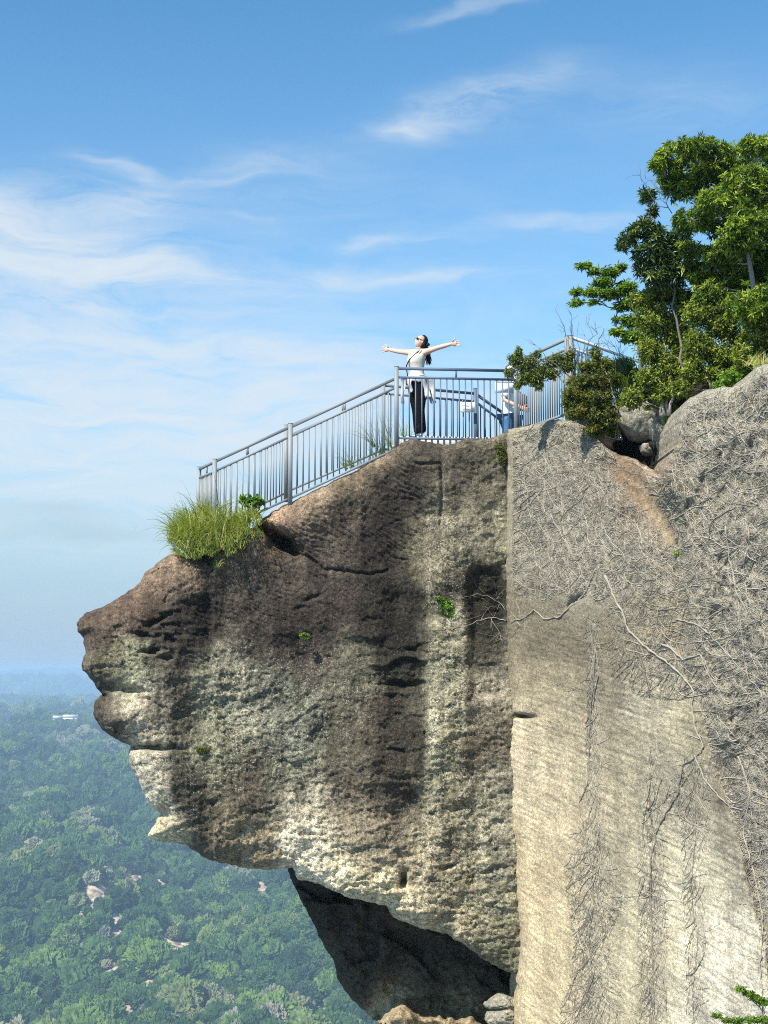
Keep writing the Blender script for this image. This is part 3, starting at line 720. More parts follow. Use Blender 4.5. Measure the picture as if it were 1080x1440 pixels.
# ------------------------------------------------------------------ railings
def stdpost(px, ptop, Y, pbot=None, w=.062):
    a = P(px, ptop, Y); zb = P(px, pbot, Y).z if pbot else a.z - 1.3
    return a, zb
def railing(label, A, B, ta, tb, ma, mb, ba, bb, posts, n, mat='metal', pmat=None, stubs=(), group='steel railings along the lookout', rails=True, wb=.021, skip=()):
    """A, B = (px, distance) of the two ends; ta.. = heights (survey rows) of top, middle and bottom rails at each end"""
    (xa, Ya), (xb, Yb) = A, B
    pa = P(xa, ta, Ya); pb = P(xb, tb, Yb)
    t = empty('railing', (pa.x, pa.y, P(xa, ba, Ya).z), label, 'railing', group)
    mt = M[mat]
    q = MB(); q.bar(pa, pb, .045, .045); q.build('top_rail', mt, t)
    m0 = P(xa, ma, Ya); m1 = P(xb, mb, Yb); b0 = P(xa, ba, Ya); b1 = P(xb, bb, Yb)
    q = MB(); q.bar(m0, m1, .036, .036); q.build('middle_rail', mt, t)
    q = MB(); q.bar(b0, b1, .036, .036); q.build('bottom_rail', mt, t)
    for (px, pt, Yp, pbm) in posts:
        a, zb = stdpost(px, pt, Yp, pbm); q = MB()
        q.bar((a.x, a.y, zb), (a.x, a.y, a.z), .07, .07, Vector((0, 1, 0)))
        q.bar((a.x, a.y, a.z), (a.x, a.y, a.z + .008), .076, .076, Vector((0, 1, 0)))
        q.build('post', M[pmat] if pmat else mt, t)
    for i in range(n):
        f = (i + 1) / (n + 1)
        if i in skip: continue
        c0 = m0.lerp(m1, f); c1 = b0.lerp(b1, f); q = MB()
        q.bar((c0.x, c0.y, c1.z), (c0.x, c0.y, c0.z), wb, wb, Vector((0, 1, 0)))
        q.build('baluster', mt, t)
    for f in stubs:
        c0 = pa.lerp(pb, f); c1 = m0.lerp(m1, f); q = MB()
        q.bar((c1.x, c1.y, c1.z), (c0.x, c0.y, c0.z), .03, .03, Vector((0, 1, 0))); q.build('stub_post', mt, t)
    return t
railing('level railing panel directly in front of the person with outstretched arms', (558, 25.2), (724, 25.42), 518, 521.5, 530.5, 534, 616, 619, [(557.5, 516, 25.2, 636), (725, 506, 25.45, 630)], 18, 'metal_shaded', 'metal', (.5,))
railing('near sloping railing from the level panel down to the middle post', (409, 25.1), (554.5, 25.2), 600.5, 533, 613.5, 546, 700.5, 632.5, [(408.5, 596, 25.1, 716)], 16, 'metal', None, (.52,))
railing('near sloping railing below the middle post, its foot lost in the grass', (302, 25.05), (404.5, 25.1), 649, 602, 662.5, 615.5, 749, 702, [(302, 646, 25.05, 765)], 12, 'metal', None, (.44,))
railing('short end railing across the tip of the lookout above the grass', (281, 26.2), (299, 25.1), 659.5, 650.5, 672, 664, 742, 749, [], 9, 'metal', None, (.55,))
railing('far sloping railing behind the lower slope, ending at the tip post', (280, 26.3), (402, 26.8), 659.5, 603.5, 672.5, 616.5, 751, 693, [(280, 657, 26.25, 760)], 13, 'metal', None, (.56,))
railing('far sloping railing behind the upper slope, between middle and corner posts', (402.5, 26.8), (539, 26.9), 601.5, 541, 614.5, 554, 692, 632, [(402.5, 598, 26.8, 706), (539, 540, 26.9, 645)], 16, 'metal', None, (.58,))
railing('far level railing running behind the person to the stair head', (541, 26.95), (668, 27.6), 542, 553.5, 553.5, 564.5, 632, 640, [(668.5, 547, 27.6, 650)], 14, 'metal_shaded')
railing('dark stair railing descending to the right behind the level panel', (669, 27.6), (722, 28.2), 554, 591, 565.5, 604, 655, 694, [], 7, 'metal_shaded')
railing('railing panel climbing toward the tall double corner post beside the bush', (727, 25.4), (796, 23.65), 509, 477, 520.5, 491, 606.5, 582.5, [(797, 473, 23.6, 610)], 21, 'metal')
railing('white railing running behind the bushes from the tall corner post', (802.5, 23.55), (905, 25.6), 474.5, 511, 489.5, 525, 585, 612, [(802.5, 472.5, 23.5, 612)], 20, 'white_rail', 'metal', wb=.03)

def signboard(label, px0, px1, py0, py1, Y, yaw, lines):
    c = P((px0 + px1) / 2, (py0 + py1) / 2, Y); w = (px1 - px0) * Y / FPX / 2; h = (py1 - py0) * Y / FPX / 2
    R = Matrix.Rotation(yaw, 3, 'Z'); t = empty('notice_sign', c, label, 'sign', 'white notices hung on the railings')
    q = MB(); q.box(c, w, .006, h, R); q.build('board', M['sign'], t)
    q = MB()
    for (u0, u1, v) in lines:
        q.box(c + R @ Vector(((u0 + u1) / 2 * w, -.0085, v * h)), (u1 - u0) / 2 * w, .0015, h * .045, R)
    q.build('print', M['ink'], t)
    q = MB()
    for s in (-1, 1): q.box(c + R @ Vector((s * w * .7, .004, h + .02)), .008, .006, .022, R)
    q.build('hanger', M['metal'], t)
signboard('white notice with lines of print on the far railing by the stair head', 647.5, 668, 565.5, 580, 27.45, -.1, [(-.85, -.2, .72), (-.85, .1, .42), (-.4, .2, .15), (-.85, 0, -.12), (-.7, .2, -.4)])
signboard('white notice on the level panel beside the standing visitor in a white shirt', 696, 723, 537, 552.5, 25.62, .05, [(-.9, .95, .93)])
# ------------------------------------------------------------------ vegetation
TIPK = 3.8
def leaves(name, pos, ax, L, W, mat, parent, tint, up=None, fold=.25, drop=.0):
    """pos, ax: (N,3); one folded pointed leaf of two faces each"""
    n = len(pos)
    if up is None: up = RNG.normal(size=(n, 3)) * .5 + np.array([0, -.25, .8])
    ax = ax / np.linalg.norm(ax, axis=1, keepdims=True)
    sd = np.cross(ax, up); sd /= (np.linalg.norm(sd, axis=1, keepdims=True) + 1e-9)
    nr = np.cross(sd, ax)
    L = np.asarray(L)[:, None]; W = np.asarray(W)[:, None]
    p0 = pos; p2 = pos + ax * L - nr * L * drop
    md = pos + ax * L * .45 + nr * W * fold
    p1 = md + sd * W * .5; p3 = md - sd * W * .5
    v = np.stack([p0, p1, p2, p3], 1).reshape(-1, 3)
    b = np.arange(n) * 4
    f = np.concatenate([np.stack([b, b + 1, b + 2], 1), np.stack([b, b + 2, b + 3], 1)])
    return mkobj(name, v, f, mat, parent, False, {'tint': np.repeat(tint, 4)})

def whorls(tips, dirs, n, L, W, spread=(.9, 1.5), tl=0.0):
    """n leaves radiating round every twig tip"""
    T = len(tips); d = dirs / np.linalg.norm(dirs, axis=1, keepdims=True)
    a = np.cross(d, np.array([.31, .2, .9])); a /= np.linalg.norm(a, axis=1, keepdims=True); b = np.cross(d, a)
    ph = RNG.uniform(0, 6.28, (T, 1)) + np.arange(n) * 2.4 + RNG.normal(0, .25, (T, n))
    th = RNG.uniform(spread[0], spread[1], (T, n))
    ax = d[:, None] * np.cos(th)[..., None] + (a[:, None] * np.cos(ph)[..., None] + b[:, None] * np.sin(ph)[..., None]) * np.sin(th)[..., None]
    back = RNG.uniform(0, tl, (T, n)) if tl else np.zeros((T, n))
    pos = tips[:, None] - d[:, None] * back[..., None]
    l = L * RNG.uniform(.65, 1.15, (T, n)); w = W * RNG.uniform(.8, 1.15, (T, n))
    return pos.reshape(-1, 3), ax.reshape(-1, 3), l.ravel(), w.ravel()

def curve_pts(a, b, n, sag=.0, wob=.05, bend=None):
    a = np.array(a, float); b = np.array(b, float); t = np.linspace(0, 1, n)[:, None]
    L = np.linalg.norm(b - a); c = (a + b) / 2 + (np.array(bend) if bend is not None else RNG.normal(0, .12, 3) * L) + np.array([0, 0, -sag])
    p = (1 - t) ** 2 * a + 2 * t * (1 - t) * c + t * t * b
    wb = RNG.normal(0, wob * L / max(n, 2), (n, 3)); wb[0] = 0; wb[-1] = 0
    return p + wb

def plant(name, label, cat, base, Yb, blobs, tips_per, leafn, L, W, lmat, bmat='bark', r0=.05, group=None, twr=.004, tint=(.45, .22), trunk_top=None, spread=(.9, 1.5), tl=.0, depth=1.0, stems=1, crown='crown', updir=.5, flat=1.0, limbs_r=.3):
    """blobs: (px, py, rx, ry[, distance]) foliage masses; stems run from the base through each mass to its twig tips"""
    bp = P(base[0], base[1], Yb)
    root = empty(name, bp, label, cat, group)
    T = []; D = []; tt = []; q = MB()
    top = P(trunk_top[0], trunk_top[1], Yb) if trunk_top else None
    trunks = []
    for s in range(stems):
        e = top if top is not None else P(blobs[0][0], blobs[0][1], Yb)
        if stems > 1:
            bl = blobs[s % len(blobs)]; e = P(bl[0], bl[1], bl[4] if len(bl) > 4 else Yb)
        o = Vector((RNG.normal(0, .05), RNG.normal(0, .05), 0)) * (1 if stems > 1 else 0)
        pts = curve_pts(bp + o, e, 9, 0, .12); trunks.append(pts)
        q.tube(pts, list(np.linspace(r0, r0 * .45, 9)), 7)
    allt = np.concatenate(trunks)
    for bl in sorted(blobs, key=lambda z: math.hypot(z[0] - (trunk_top or base)[0], z[1] - (trunk_top or base)[1])):
        Yq = bl[4] if len(bl) > 4 else Yb
        sc = Yq / FPX; c = np.array(P(bl[0], bl[1], Yq)); rx, rz = bl[2] * sc, bl[3] * sc; ry = max(rx, rz) * depth
        # limb from the nearest lower point of a stem
        dd = np.linalg.norm(allt - c, axis=1) + .6 * np.maximum(allt[:, 2] - c[2] + .1, 0) * 2
        j = np.argmin(dd); s0 = allt[j]
        lp = curve_pts(s0, c, 7, 0, .12); q.tube(lp, list(np.linspace(r0 * limbs_r, r0 * .16, 7)), 5); allt = np.concatenate([allt, lp[2:]])
        n = max(3, int(TIPK * tips_per * bl[2] * bl[3] / 100.0))
        u = RNG.normal(size=(n, 3)); u /= np.linalg.norm(u, axis=1, keepdims=True)
        rad = RNG.uniform(.3, 1.0, n) ** .55 * np.where(RNG.random(n) < .12, RNG.uniform(1.0, 1.3, n), 1.0)
        bump_ = 1 + .42 * pnoise(u[:, 0] * 2.2 + bl[0], u[:, 2] * 2.2 + u[:, 1] + bl[1], 77)
        p = c + u * np.array([rx, ry, rz]) * (rad * bump_)[:, None]
        T.append(p); dr = (p - c) / np.array([rx, ry, rz]).mean() + np.array([0, -.1, updir]) + RNG.normal(0, .25, (n, 3)); D.append(dr)
        clump = pnoise(p[:, 0] * 2.3 + 5, p[:, 2] * 2.3 + p[:, 1], 79) * .16
        tt.append(np.clip(RNG.normal(tint[0], tint[1], n) + clump, 0, 1))
        for k in range(n):
            if k >= 12: break
            s1 = lp[int(RNG.integers(2, 7))]
            q.tube(curve_pts(s1, p[k], 4, 0, .1), [twr * 1.4, twr * 1.1, twr * .8, twr * .5], 3, False)
    T = np.concatenate(T); D = np.concatenate(D); tt = np.concatenate(tt)
    q.build('trunk' if cat == 'tree' else 'stem', M[bmat], root)
    pos, ax, l, w = whorls(T, D, leafn, L, W, spread, tl)
    ax[:, 2] *= flat
    tn = np.clip(np.repeat(tt, leafn) + RNG.normal(0, .10, len(pos)), 0, 1)
    leaves(crown, pos, ax, l, w, M[lmat], root, tn, drop=.12)
    return root

plant('evergreen_tree', 'tall evergreen tree with whorls of long glossy leaves at the right edge', 'tree', (1052, 512), 20.3,
      [(945, 222, 28, 22, 20.4), (925, 232, 14, 12, 20.2), (968, 205, 20, 13, 20.0), (990, 210, 35, 18, 20.3), (1030, 222, 40, 22, 20.8), (1068, 205, 30, 16, 19.8), (1100, 212, 45, 25, 20.6), (955, 262, 28, 18, 20.6), (1000, 262, 45, 30, 20.8), (1055, 262, 45, 35, 19.9), (1110, 270, 50, 42, 20.6),
       (972, 308, 30, 18, 20.2), (1010, 312, 32, 22, 21.0), (1048, 318, 32, 30, 19.6), (1090, 330, 50, 40, 20.6), (1020, 358, 40, 20, 20.4), (975, 352, 22, 14, 20.6), (1062, 375, 42, 34, 20.9), (1115, 390, 45, 45, 20.4), (1040, 408, 34, 24, 20.6), (1085, 440, 40, 36, 20.9), (1150, 320, 45, 60, 20.6), (985, 385, 26, 18, 20.8), (1000, 410, 24, 16, 20.5), (960, 330, 18, 14, 20.9), (1075, 480, 30, 18, 20.9), (1015, 285, 40, 22, 19.9), (1035, 340, 34, 20, 19.8), (990, 240, 40, 20, 21.0), (1045, 385, 50, 28, 21.3), (1000, 385, 36, 24, 21.4), (1060, 300, 50, 40, 21.3), (1070, 430, 50, 30, 19.7), (940, 250, 16, 12, 20.6)],
      5.7, 10, .084, .023, 'leaf_big', 'bark_pale', .050, trunk_top=(1040, 320), tint=(.40, .28), depth=.85, tl=.05)
plant('evergreen_tree', 'smaller dark leaved tree leaning left against the tall evergreen', 'tree', (962, 520), 21.0,
      [(912, 276, 11, 12), (918, 296, 8, 8), (905, 322, 20, 16), (922, 334, 20, 20), (884, 335, 16, 10), (876, 345, 9, 7), (938, 352, 25, 24), (908, 358, 22, 16), (925, 385, 26, 18), (952, 376, 22, 24), (902, 378, 12, 9)],
      4.6, 9, .110, .028, 'leaf_dark', 'bark', .022, trunk_top=(936, 360), tint=(.38, .24), tl=.05)
plant('small_tree', 'light green tree with flat layered sprays reaching left over the railing', 'tree', (905, 545), 22.0,
      [(822, 374, 13, 5), (835, 382, 12, 5), (858, 382, 16, 8), (874, 376, 9, 6), (850, 397, 20, 8), (812, 409, 14, 4), (835, 410, 20, 6), (862, 412, 22, 8), (810, 425, 12, 5), (835, 425, 12, 3), (880, 404, 16, 10), (890, 424, 18, 12), (873, 430, 12, 8), (866, 449, 8, 3), (885, 450, 14, 10), (868, 466, 12, 6), (889, 472, 20, 12), (905, 455, 14, 14)],
      11, 8, .080, .026, 'leaf_fresh', 'bark', .035, trunk_top=(895, 470), tint=(.42, .24), flat=.45, updir=.25, tl=.10)
plant('shrub', 'tall olive green shrub in the middle of the bank below the dark tree', 'shrub', (935, 585), 21.4,
      [(905, 420, 24, 18), (935, 408, 30, 18), (962, 425, 24, 24), (925, 450, 32, 26), (955, 470, 26, 30), (915, 490, 22, 24), (940, 515, 28, 26), (910, 530, 18, 18), (930, 550, 22, 16), (890, 560, 18, 16), (950, 540, 20, 20), (965, 500, 20, 22)],
      15, 8, .058, .023, 'leaf_olive', 'bark_pale', .022, 'shrubs along the cliff rim', stems=7, tint=(.5, .25), tl=.12)
plant('shrub', 'fine leaved olive shrub under the trunk of the tall evergreen', 'shrub', (1000, 548), 20.6,
      [(985, 440, 28, 22), (1015, 455, 28, 26), (985, 485, 26, 26), (1015, 500, 28, 22), (975, 520, 22, 20), (1000, 525, 24, 16), (1045, 480, 26, 26), (1020, 528, 30, 14), (960, 545, 18, 14), (1010, 430, 30, 20)],
      14, 8, .056, .022, 'leaf_olive', 'bark_pale', .016, 'shrubs along the cliff rim', stems=6, tint=(.42, .24), tl=.12)
plant('shrub', 'dense shrub at the right edge above the vine covered outcrop', 'shrub', (1085, 520), 19.9,
      [(1050, 500, 22, 16), (1075, 470, 26, 26), (1105, 490, 30, 30), (1060, 440, 22, 18)],
      13, 8, .056, .022, 'leaf_olive', 'bark_pale', .016, 'shrubs along the cliff rim', stems=5, tint=(.55, .22), tl=.12)
plant('shrub', 'bright green low shrub spilling over the top of the outcrop', 'shrub', (1038, 548), 20.0,
      [(1030, 530, 20, 10), (1052, 524, 20, 12), (1012, 540, 12, 6), (1062, 510, 10, 14), (1040, 538, 14, 6)],
      14, 7, .045, .020, 'leaf_lime', 'bark', .012, 'shrubs along the cliff rim', stems=4, tint=(.5, .25), tl=.05)
plant('shrub', 'big bush with reddish top growing on the rim right of the railing', 'shrub', (872, 618), 22.3,
      [(838, 498, 9, 14), (826, 515, 18, 10), (848, 512, 18, 12), (822, 535, 24, 14), (850, 535, 26, 18), (806, 552, 20, 12), (835, 560, 30, 18), (815, 578, 24, 14), (850, 585, 28, 20), (838, 604, 22, 9), (863, 605, 12, 12), (800, 566, 12, 8)],
      19, 8, .044, .020, 'leaf_red', 'bark_pale', .016, 'shrubs along the cliff rim', stems=8, tint=(.33, .24), tl=.10)
plant('shrub', 'green bush behind the reddish one at the foot of the layered tree', 'shrub', (890, 590), 22.8,
      [(872, 512, 22, 10), (885, 530, 22, 18), (865, 535, 14, 14), (892, 555, 20, 16), (905, 575, 14, 10)],
      15, 8, .055, .022, 'leaf_fresh', 'bark', .015, 'shrubs along the cliff rim', stems=5, tint=(.5, .25), tl=.08)
plant('shrub', 'small shrub draped over the upright boulder in the notch', 'shrub', (952, 575), 21.6,
      [(948, 575, 10, 14), (942, 598, 11, 16), (925, 570, 12, 8), (912, 572, 9, 5), (946, 618, 7, 8)],
      16, 7, .036, .014, 'leaf_olive', 'bark', .010, 'shrubs along the cliff rim', stems=3, tint=(.6, .22), tl=.06)
plant('shrub', 'grey green sprays of a shrub reaching in front of the railing', 'shrub', (842, 572), 23.2,
      [(724, 505, 12, 12), (716, 522, 8, 8), (738, 530, 14, 10), (745, 508, 16, 9), (760, 522, 16, 12), (775, 508, 12, 8), (728, 540, 8, 6), (758, 540, 10, 7), (798, 512, 13, 14), (802, 498, 8, 9), (730, 494, 6, 7), (755, 496, 7, 5), (750, 530, 18, 12), (776, 524, 13, 9), (786, 504, 11, 11), (738, 515, 14, 8)],
      24, 7, .056, .018, 'leaf_grey', 'bark_pale', .014, 'shrubs along the cliff rim', trunk_top=(770, 520), tint=(.42, .24), tl=.12, depth=.6)
plant('leafy_plant', 'bright green leafy tuft sprouting from the middle of the rock face', 'plant', (622, 862), 24.95,
      [(612, 843, 12, 6), (622, 850, 14, 9), (632, 860, 8, 9), (603, 845, 6, 5)], 26, 6, .052, .036, 'leaf_lime', 'bark', .006, 'plants rooted in the rock face', stems=5, tint=(.55, .22), tl=.03, depth=.7)
plant('leafy_plant', 'tiny green sprig left of the tuft on the rock face', 'plant', (428, 897), 24.75, [(427, 893, 6, 3), (432, 896, 3, 3)], 60, 5, .035, .022, 'leaf_lime', 'bark', .003, 'plants rooted in the rock face', tint=(.5, .2))
plant('leafy_plant', 'single yellow green sprig on the vine covered wall under the soil gully', 'plant', (955, 783), 20.2, [(953, 779, 5, 3), (957, 781, 3, 2)], 70, 5, .032, .02, 'leaf_lime', 'bark', .003, 'plants rooted in the rock face', tint=(.8, .15))
for lb, a, b_, Yq, g in (('left of two broad leaved seedlings behind the grass clump', 345, 704, 25.0, 0), ('darker right one of two broad leaved seedlings behind the grass clump', 361, 704, 25.0, 1)):
    plant('seedling', lb, 'plant', (a, 722), Yq, [(a, b_, 7, 6), (a + 4, b_ + 3, 5, 4)], 13, 5, .085, .055, 'leaf_lime' if not g else 'leaf_fresh', 'bark', .006, 'seedlings by the grass clump', tint=(.4, .2))
plant('moss_tuft', 'yellow green moss cushion at the top of the vertical seam', 'moss', (704, 640), 24.95, [(703, 632, 7, 10), (706, 645, 6, 8)], 130, 6, .022, .010, 'moss', 'bark', .003, 'moss cushions on the rock', tint=(.5, .22), depth=.5, spread=(.4, 1.3))
plant('moss_tuft', 'small green moss cushion below the mouth crack of the overhang', 'moss', (284, 1056), 24.45, [(285, 1055, 9, 4)], 160, 6, .020, .009, 'moss', 'bark', .003, 'moss cushions on the rock', tint=(.4, .22), depth=.4, spread=(.4, 1.3))
plant('foreground_branch', 'leafy green branch tips entering at the lower right corner', 'branch', (1150, 1470), 9.0,
      [(1040, 1390, 9, 4, 9.0), (1052, 1397, 9, 4, 9.0), (1062, 1403, 10, 4, 9.0), (1075, 1408, 11, 5, 9.0), (1090, 1412, 12, 6, 9.1), (1008, 1428, 9, 3, 9.0), (1022, 1434, 10, 3, 9.0), (1038, 1434, 10, 4, 9.0), (1055, 1433, 12, 4, 9.0), (1072, 1434, 12, 5, 9.0), (1090, 1438, 14, 8, 9.0), (1040, 1446, 20, 5, 9.0), (1110, 1425, 18, 14, 9.0)],
      34, 6, .017, .008, 'leaf_fresh', 'twig', .010, trunk_top=(1085, 1425), tint=(.45, .25), tl=.02, twr=.0012, depth=.8)

# bare shrubs against the sky above the rim
def bare(label, base, Y, tips, r0=.008):
    t = empty('bare_shrub', P(base[0], base[1], Y), label, 'shrub', 'leafless twigs above the railing'); q = MB(); b = np.array(P(base[0], base[1], Y))
    for (x, y) in tips:
        e = np.array(P(x, y, Y + RNG.normal(0, .15))); pts = curve_pts(b, e, 9, 0, .25, (RNG.normal(0, .05), RNG.normal(0, .08), RNG.normal(0, .04))); q.tube(pts, list(np.linspace(r0, r0 * .25, 9)), 4)
        for k in range(6):
            j = int(RNG.integers(3, 8)); d = pts[min(j + 1, 8)] - pts[j]; L = RNG.uniform(.10, .30)
            dr = d / np.linalg.norm(d) + RNG.normal(0, .5, 3); e2 = pts[j] + dr / np.linalg.norm(dr) * L
            q.tube(curve_pts(pts[j], e2, 4, 0, .2), [r0 * .4, r0 * .35, r0 * .28, r0 * .18], 3)
    q.build('twigs', M['twig'], t)
bare('bare dead twigs rising left of and over the tall corner post', (812, 545), 23.3, [(784, 428), (798, 432), (814, 452), (745, 478), (805, 455)])
bare('fan of leafless twigs against the sky right of the corner post', (822, 540), 23.0, [(830, 445), (850, 462), (838, 450), (818, 462), (858, 470)])
bare('thin leafless twigs between the corner post and the layered tree', (882, 545), 22.6, [(845, 478), (858, 480), (872, 478), (866, 474)])
bare('bare pale twigs poking left out of the evergreen crown', (945, 300), 20.5, [(894, 240), (904, 242), (916, 250)], .006)

# grasses
def grass_blades(base, dirs, L, W, seg=5, droop=.6):
    n = len(base); d = dirs / np.linalg.norm(dirs, axis=1, keepdims=True)
    out = []
    p = base.copy(); cur = d.copy(); sd = np.cross(d, np.array([.2, 1, .1])); sd += RNG.normal(0, .3, sd.shape); sd /= np.linalg.norm(sd, axis=1, keepdims=True)
    for k in range(seg + 1):
        wk = W * (1 - (k / seg) ** 1.6) * .5 + .0005
        out += [p - sd * wk[:, None], p + sd * wk[:, None]]
        p = p + cur * (L / seg)[:, None]
        cur = cur + np.array([0, 0, -1.0]) * (droop * (k + 1) / seg ** 1.2)[:, None] if hasattr(droop, '__len__') else cur + np.array([0, 0, -droop * (k + 1) / seg ** 1.2])
        cur /= np.linalg.norm(cur, axis=1, keepdims=True)
    v = np.stack(out, 1).reshape(-1, 3); m = 2 * (seg + 1); b = np.arange(n) * m
    f = np.concatenate([np.stack([b + 2 * k, b + 2 * k + 1, b + 2 * k + 3, b + 2 * k + 2], 1) for k in range(seg)])
    return v, f, m
def grass_clump(label, spots, Lr, W, lean, group, droop=.5, tint=(.5, .22), name='grass_clump'):
    """spots: (px, py, Y, spread_px, count, length factor)"""
    B = []; D = []; LL = []
    for (x, y, Y, sp, n, lf) in spots:
        px = RNG.normal(x, sp, n); py = y + RNG.normal(0, sp * .45, n) - (px - x) * .0
        g = RNG.integers(0, max(2, n // 16), n); G = max(2, n // 16); gx_ = RNG.normal(x, sp, G); gy_ = y + RNG.normal(0, sp * .5, G); gl = RNG.uniform(.55, 1.25, G); ga = RNG.normal(0, .35, (G, 2))
        px = gx_[g] + RNG.normal(0, 2.2, n); py = gy_[g] + RNG.normal(0, 1.2, n)
        b = Pn(px, py, Y + RNG.normal(0, .16, n)); B.append(b)
        ph = RNG.uniform(0, 6.28, n); th = np.abs(RNG.normal(0, .45, n)); D.append(np.stack([np.sin(th) * np.cos(ph) + lean[0] + ga[g, 0], np.sin(th) * np.sin(ph) + lean[1] + ga[g, 1], np.cos(th)], 1)); LL.append(RNG.uniform(*Lr, n) * lf * gl[g] * RNG.lognormal(0, .22, n))
    B = np.concatenate(B); D = np.concatenate(D); LL = np.concatenate(LL)
    v, f, m_ = grass_blades(B, D, LL, np.full(len(B), W) * RNG.uniform(.6, 1.2, len(B)), 6, droop * RNG.uniform(.4, 1.6, len(B)))
    tn = np.clip(RNG.normal(tint[0], tint[1], len(B)), 0, 1)
    c = B.mean(0); t = empty(name, (c[0], c[1], B[:, 2].min()), label, 'grass', group)
    mkobj('blades', v, f, M['grass'], t, False, {'tint': np.repeat(tn, m_)})
    return t
grass_clump('large shaggy clump of long yellow green grass at the tip of the lookout', [(272, 768, 24.85, 12, 700, .95), (290, 768, 24.8, 14, 800, 1.0), (310, 762, 24.85, 15, 700, .95), (262, 757, 24.9, 9, 400, .9), (285, 740, 25.1, 16, 600, .75), (325, 750, 24.9, 14, 420, .75), (342, 740, 24.95, 12, 260, .6), (358, 730, 25.0, 10, 160, .5), (300, 776, 24.6, 20, 300, .35), (268, 776, 24.75, 9, 300, .5), (284, 779, 24.75, 9, 300, .5)],
            (.30, .70), .0105, (-.12, -.22), 'grasses along the lookout', .95, (.60, .22))
grass_clump('thin weeds and grass behind the sloping railing near the corner post', [(540, 640, 25.7, 12, 90, .8), (520, 655, 25.6, 14, 80, .55), (500, 665, 25.6, 10, 60, .5), (562, 630, 25.8, 10, 70, .75)], (.3, .75), .007, (-.1, -.1), 'grasses along the lookout', .4, (.35, .2))
grass_clump('green strap leaved tuft at the foot of the bushes by the boulder', [(878, 575, 22.4, 9, 120, .9), (892, 572, 22.4, 8, 90, .8), (872, 545, 22.6, 8, 60, .7)], (.25, .55), .012, (-.05, -.1), 'grasses along the lookout', .5, (.30, .15))
grass_clump('dry straw coloured grass fringe on the top corner of the outcrop', [(1066, 513, 19.6, 5, 150, .6)], (.15, .35), .008, (-.1, -.1), 'grasses along the lookout', .5, (.85, .1))

# ------------------------------------------------------------------ vines on the quarry wall
def wall_lookup():
    gx = np.arange(700, 1452, 3.0); gy = np.arange(500, 1590, 3.0); X, Y = np.meshgrid(gx, gy)
    D = wall_depth(X.ravel(), Y.ravel()).reshape(X.shape)
    def f(px, py):
        u = np.clip((px - 700) / 3.0, 0, len(gx) - 1.001); v = np.clip((py - 500) / 3.0, 0, len(gy) - 1.001)
        i = u.astype(int); j = v.astype(int); a = u - i; b = v - j
        return (D[j, i] * (1 - a) + D[j, i + 1] * a) * (1 - b) + (D[j + 1, i] * (1 - a) + D[j + 1, i + 1] * a) * b
    return f
WL = wall_lookup()
inw = lambda x, y: inpoly(x, y, wall_poly)

def strand_mesh(name, n, steps, rad, mat, label, seed, stepl=5.0, pale=True):
    rg = np.random.default_rng(seed)
    x = 715 + 720 * rg.random(n * 6) ** 1.35; y = rg.uniform(500, 1560, n * 6)
    ok = (rg.random(len(x)) < vdens(x, y)) & inw(x, y); x = x[ok][:n]; y = y[ok][:n]; n = len(x)
    dense_low = (y > 880) & ~rimside(x, y)
    ang = np.where(dense_low, rg.normal(math.pi / 2, .22, n), rg.normal(math.pi / 2, 1.0, n))
    curl = rg.normal(0, .08, n); px = []; py = []
    lim = rg.integers(int(steps * .35), steps + 1, n)
    alive = np.ones(n, bool)
    for k in range(steps + 1):
        px.append(x.copy()); py.append(y.copy())
        ang = ang + curl + rg.normal(0, np.where(dense_low, .16, .34), n); curl *= .8; curl += rg.normal(0, .05, n)
        nx_ = x + np.cos(ang) * stepl; ny_ = y + np.sin(ang) * stepl
        alive &= (k < lim) & (vdens(nx_, ny_) > .10) & inw(nx_, ny_)
        x = np.where(alive, nx_, x); y = np.where(alive, ny_, y)
    X = np.array(px); Yy = np.array(py)                                # (steps+1, n)
    r = rad * np.clip(rg.lognormal(-.12, .45, n), .4, 2.2)
    lift = rg.uniform(.3, 2.2, n) * r + .004
    dep = WL(X.ravel(), Yy.ravel()).reshape(X.shape) - lift
    pts = Pn(X, Yy, dep)                                               # (s, n, 3)
    s = steps + 1
    d = np.gradient(pts, axis=0); d /= (np.linalg.norm(d, axis=2, keepdims=True) + 1e-9)
    nrm = np.array([-.9, -.43, 0.0]); sd = np.cross(d, nrm); sd /= (np.linalg.norm(sd, axis=2, keepdims=True) + 1e-9); u = np.cross(sd, d)
    tp = np.linspace(1, .45, s)[:, None, None] * r[None, :, None]
    ring = [pts + (sd * math.cos(t) + u * math.sin(t)) * tp for t in (0, 2.094, 4.189)]
    V = np.stack(ring, 2)                                              # (s, n, 3sides, 3)
    idx = np.arange(s * n * 3).reshape(s, n, 3)
    moved = (np.hypot(np.diff(X, axis=0), np.diff(Yy, axis=0)) > .5)
    F = []
    for a in range(3):
        b = (a + 1) % 3
        F.append(np.stack([idx[:-1, :, a], idx[:-1, :, b], idx[1:, :, b], idx[1:, :, a]], -1)[moved])
    V = V.reshape(-1, 3); F = np.concatenate(F)
    us, inv = np.unique(F.ravel(), return_inverse=True)
    o = mkobj(name, V[us], inv.reshape(-1, 4), M[mat], None, True)
    return tag(o, label, 'vines', None, 'stuff')
strand_mesh('dry_creeper', 7800, 34, .0031, 'vine', 'tangle of pale leafless creeper stems netted over the quarry wall', 1)
strand_mesh('dry_creeper', 5400, 30, .0034, 'vine_dark', 'darker thin creeper stems woven through the pale ones on the quarry wall', 2)

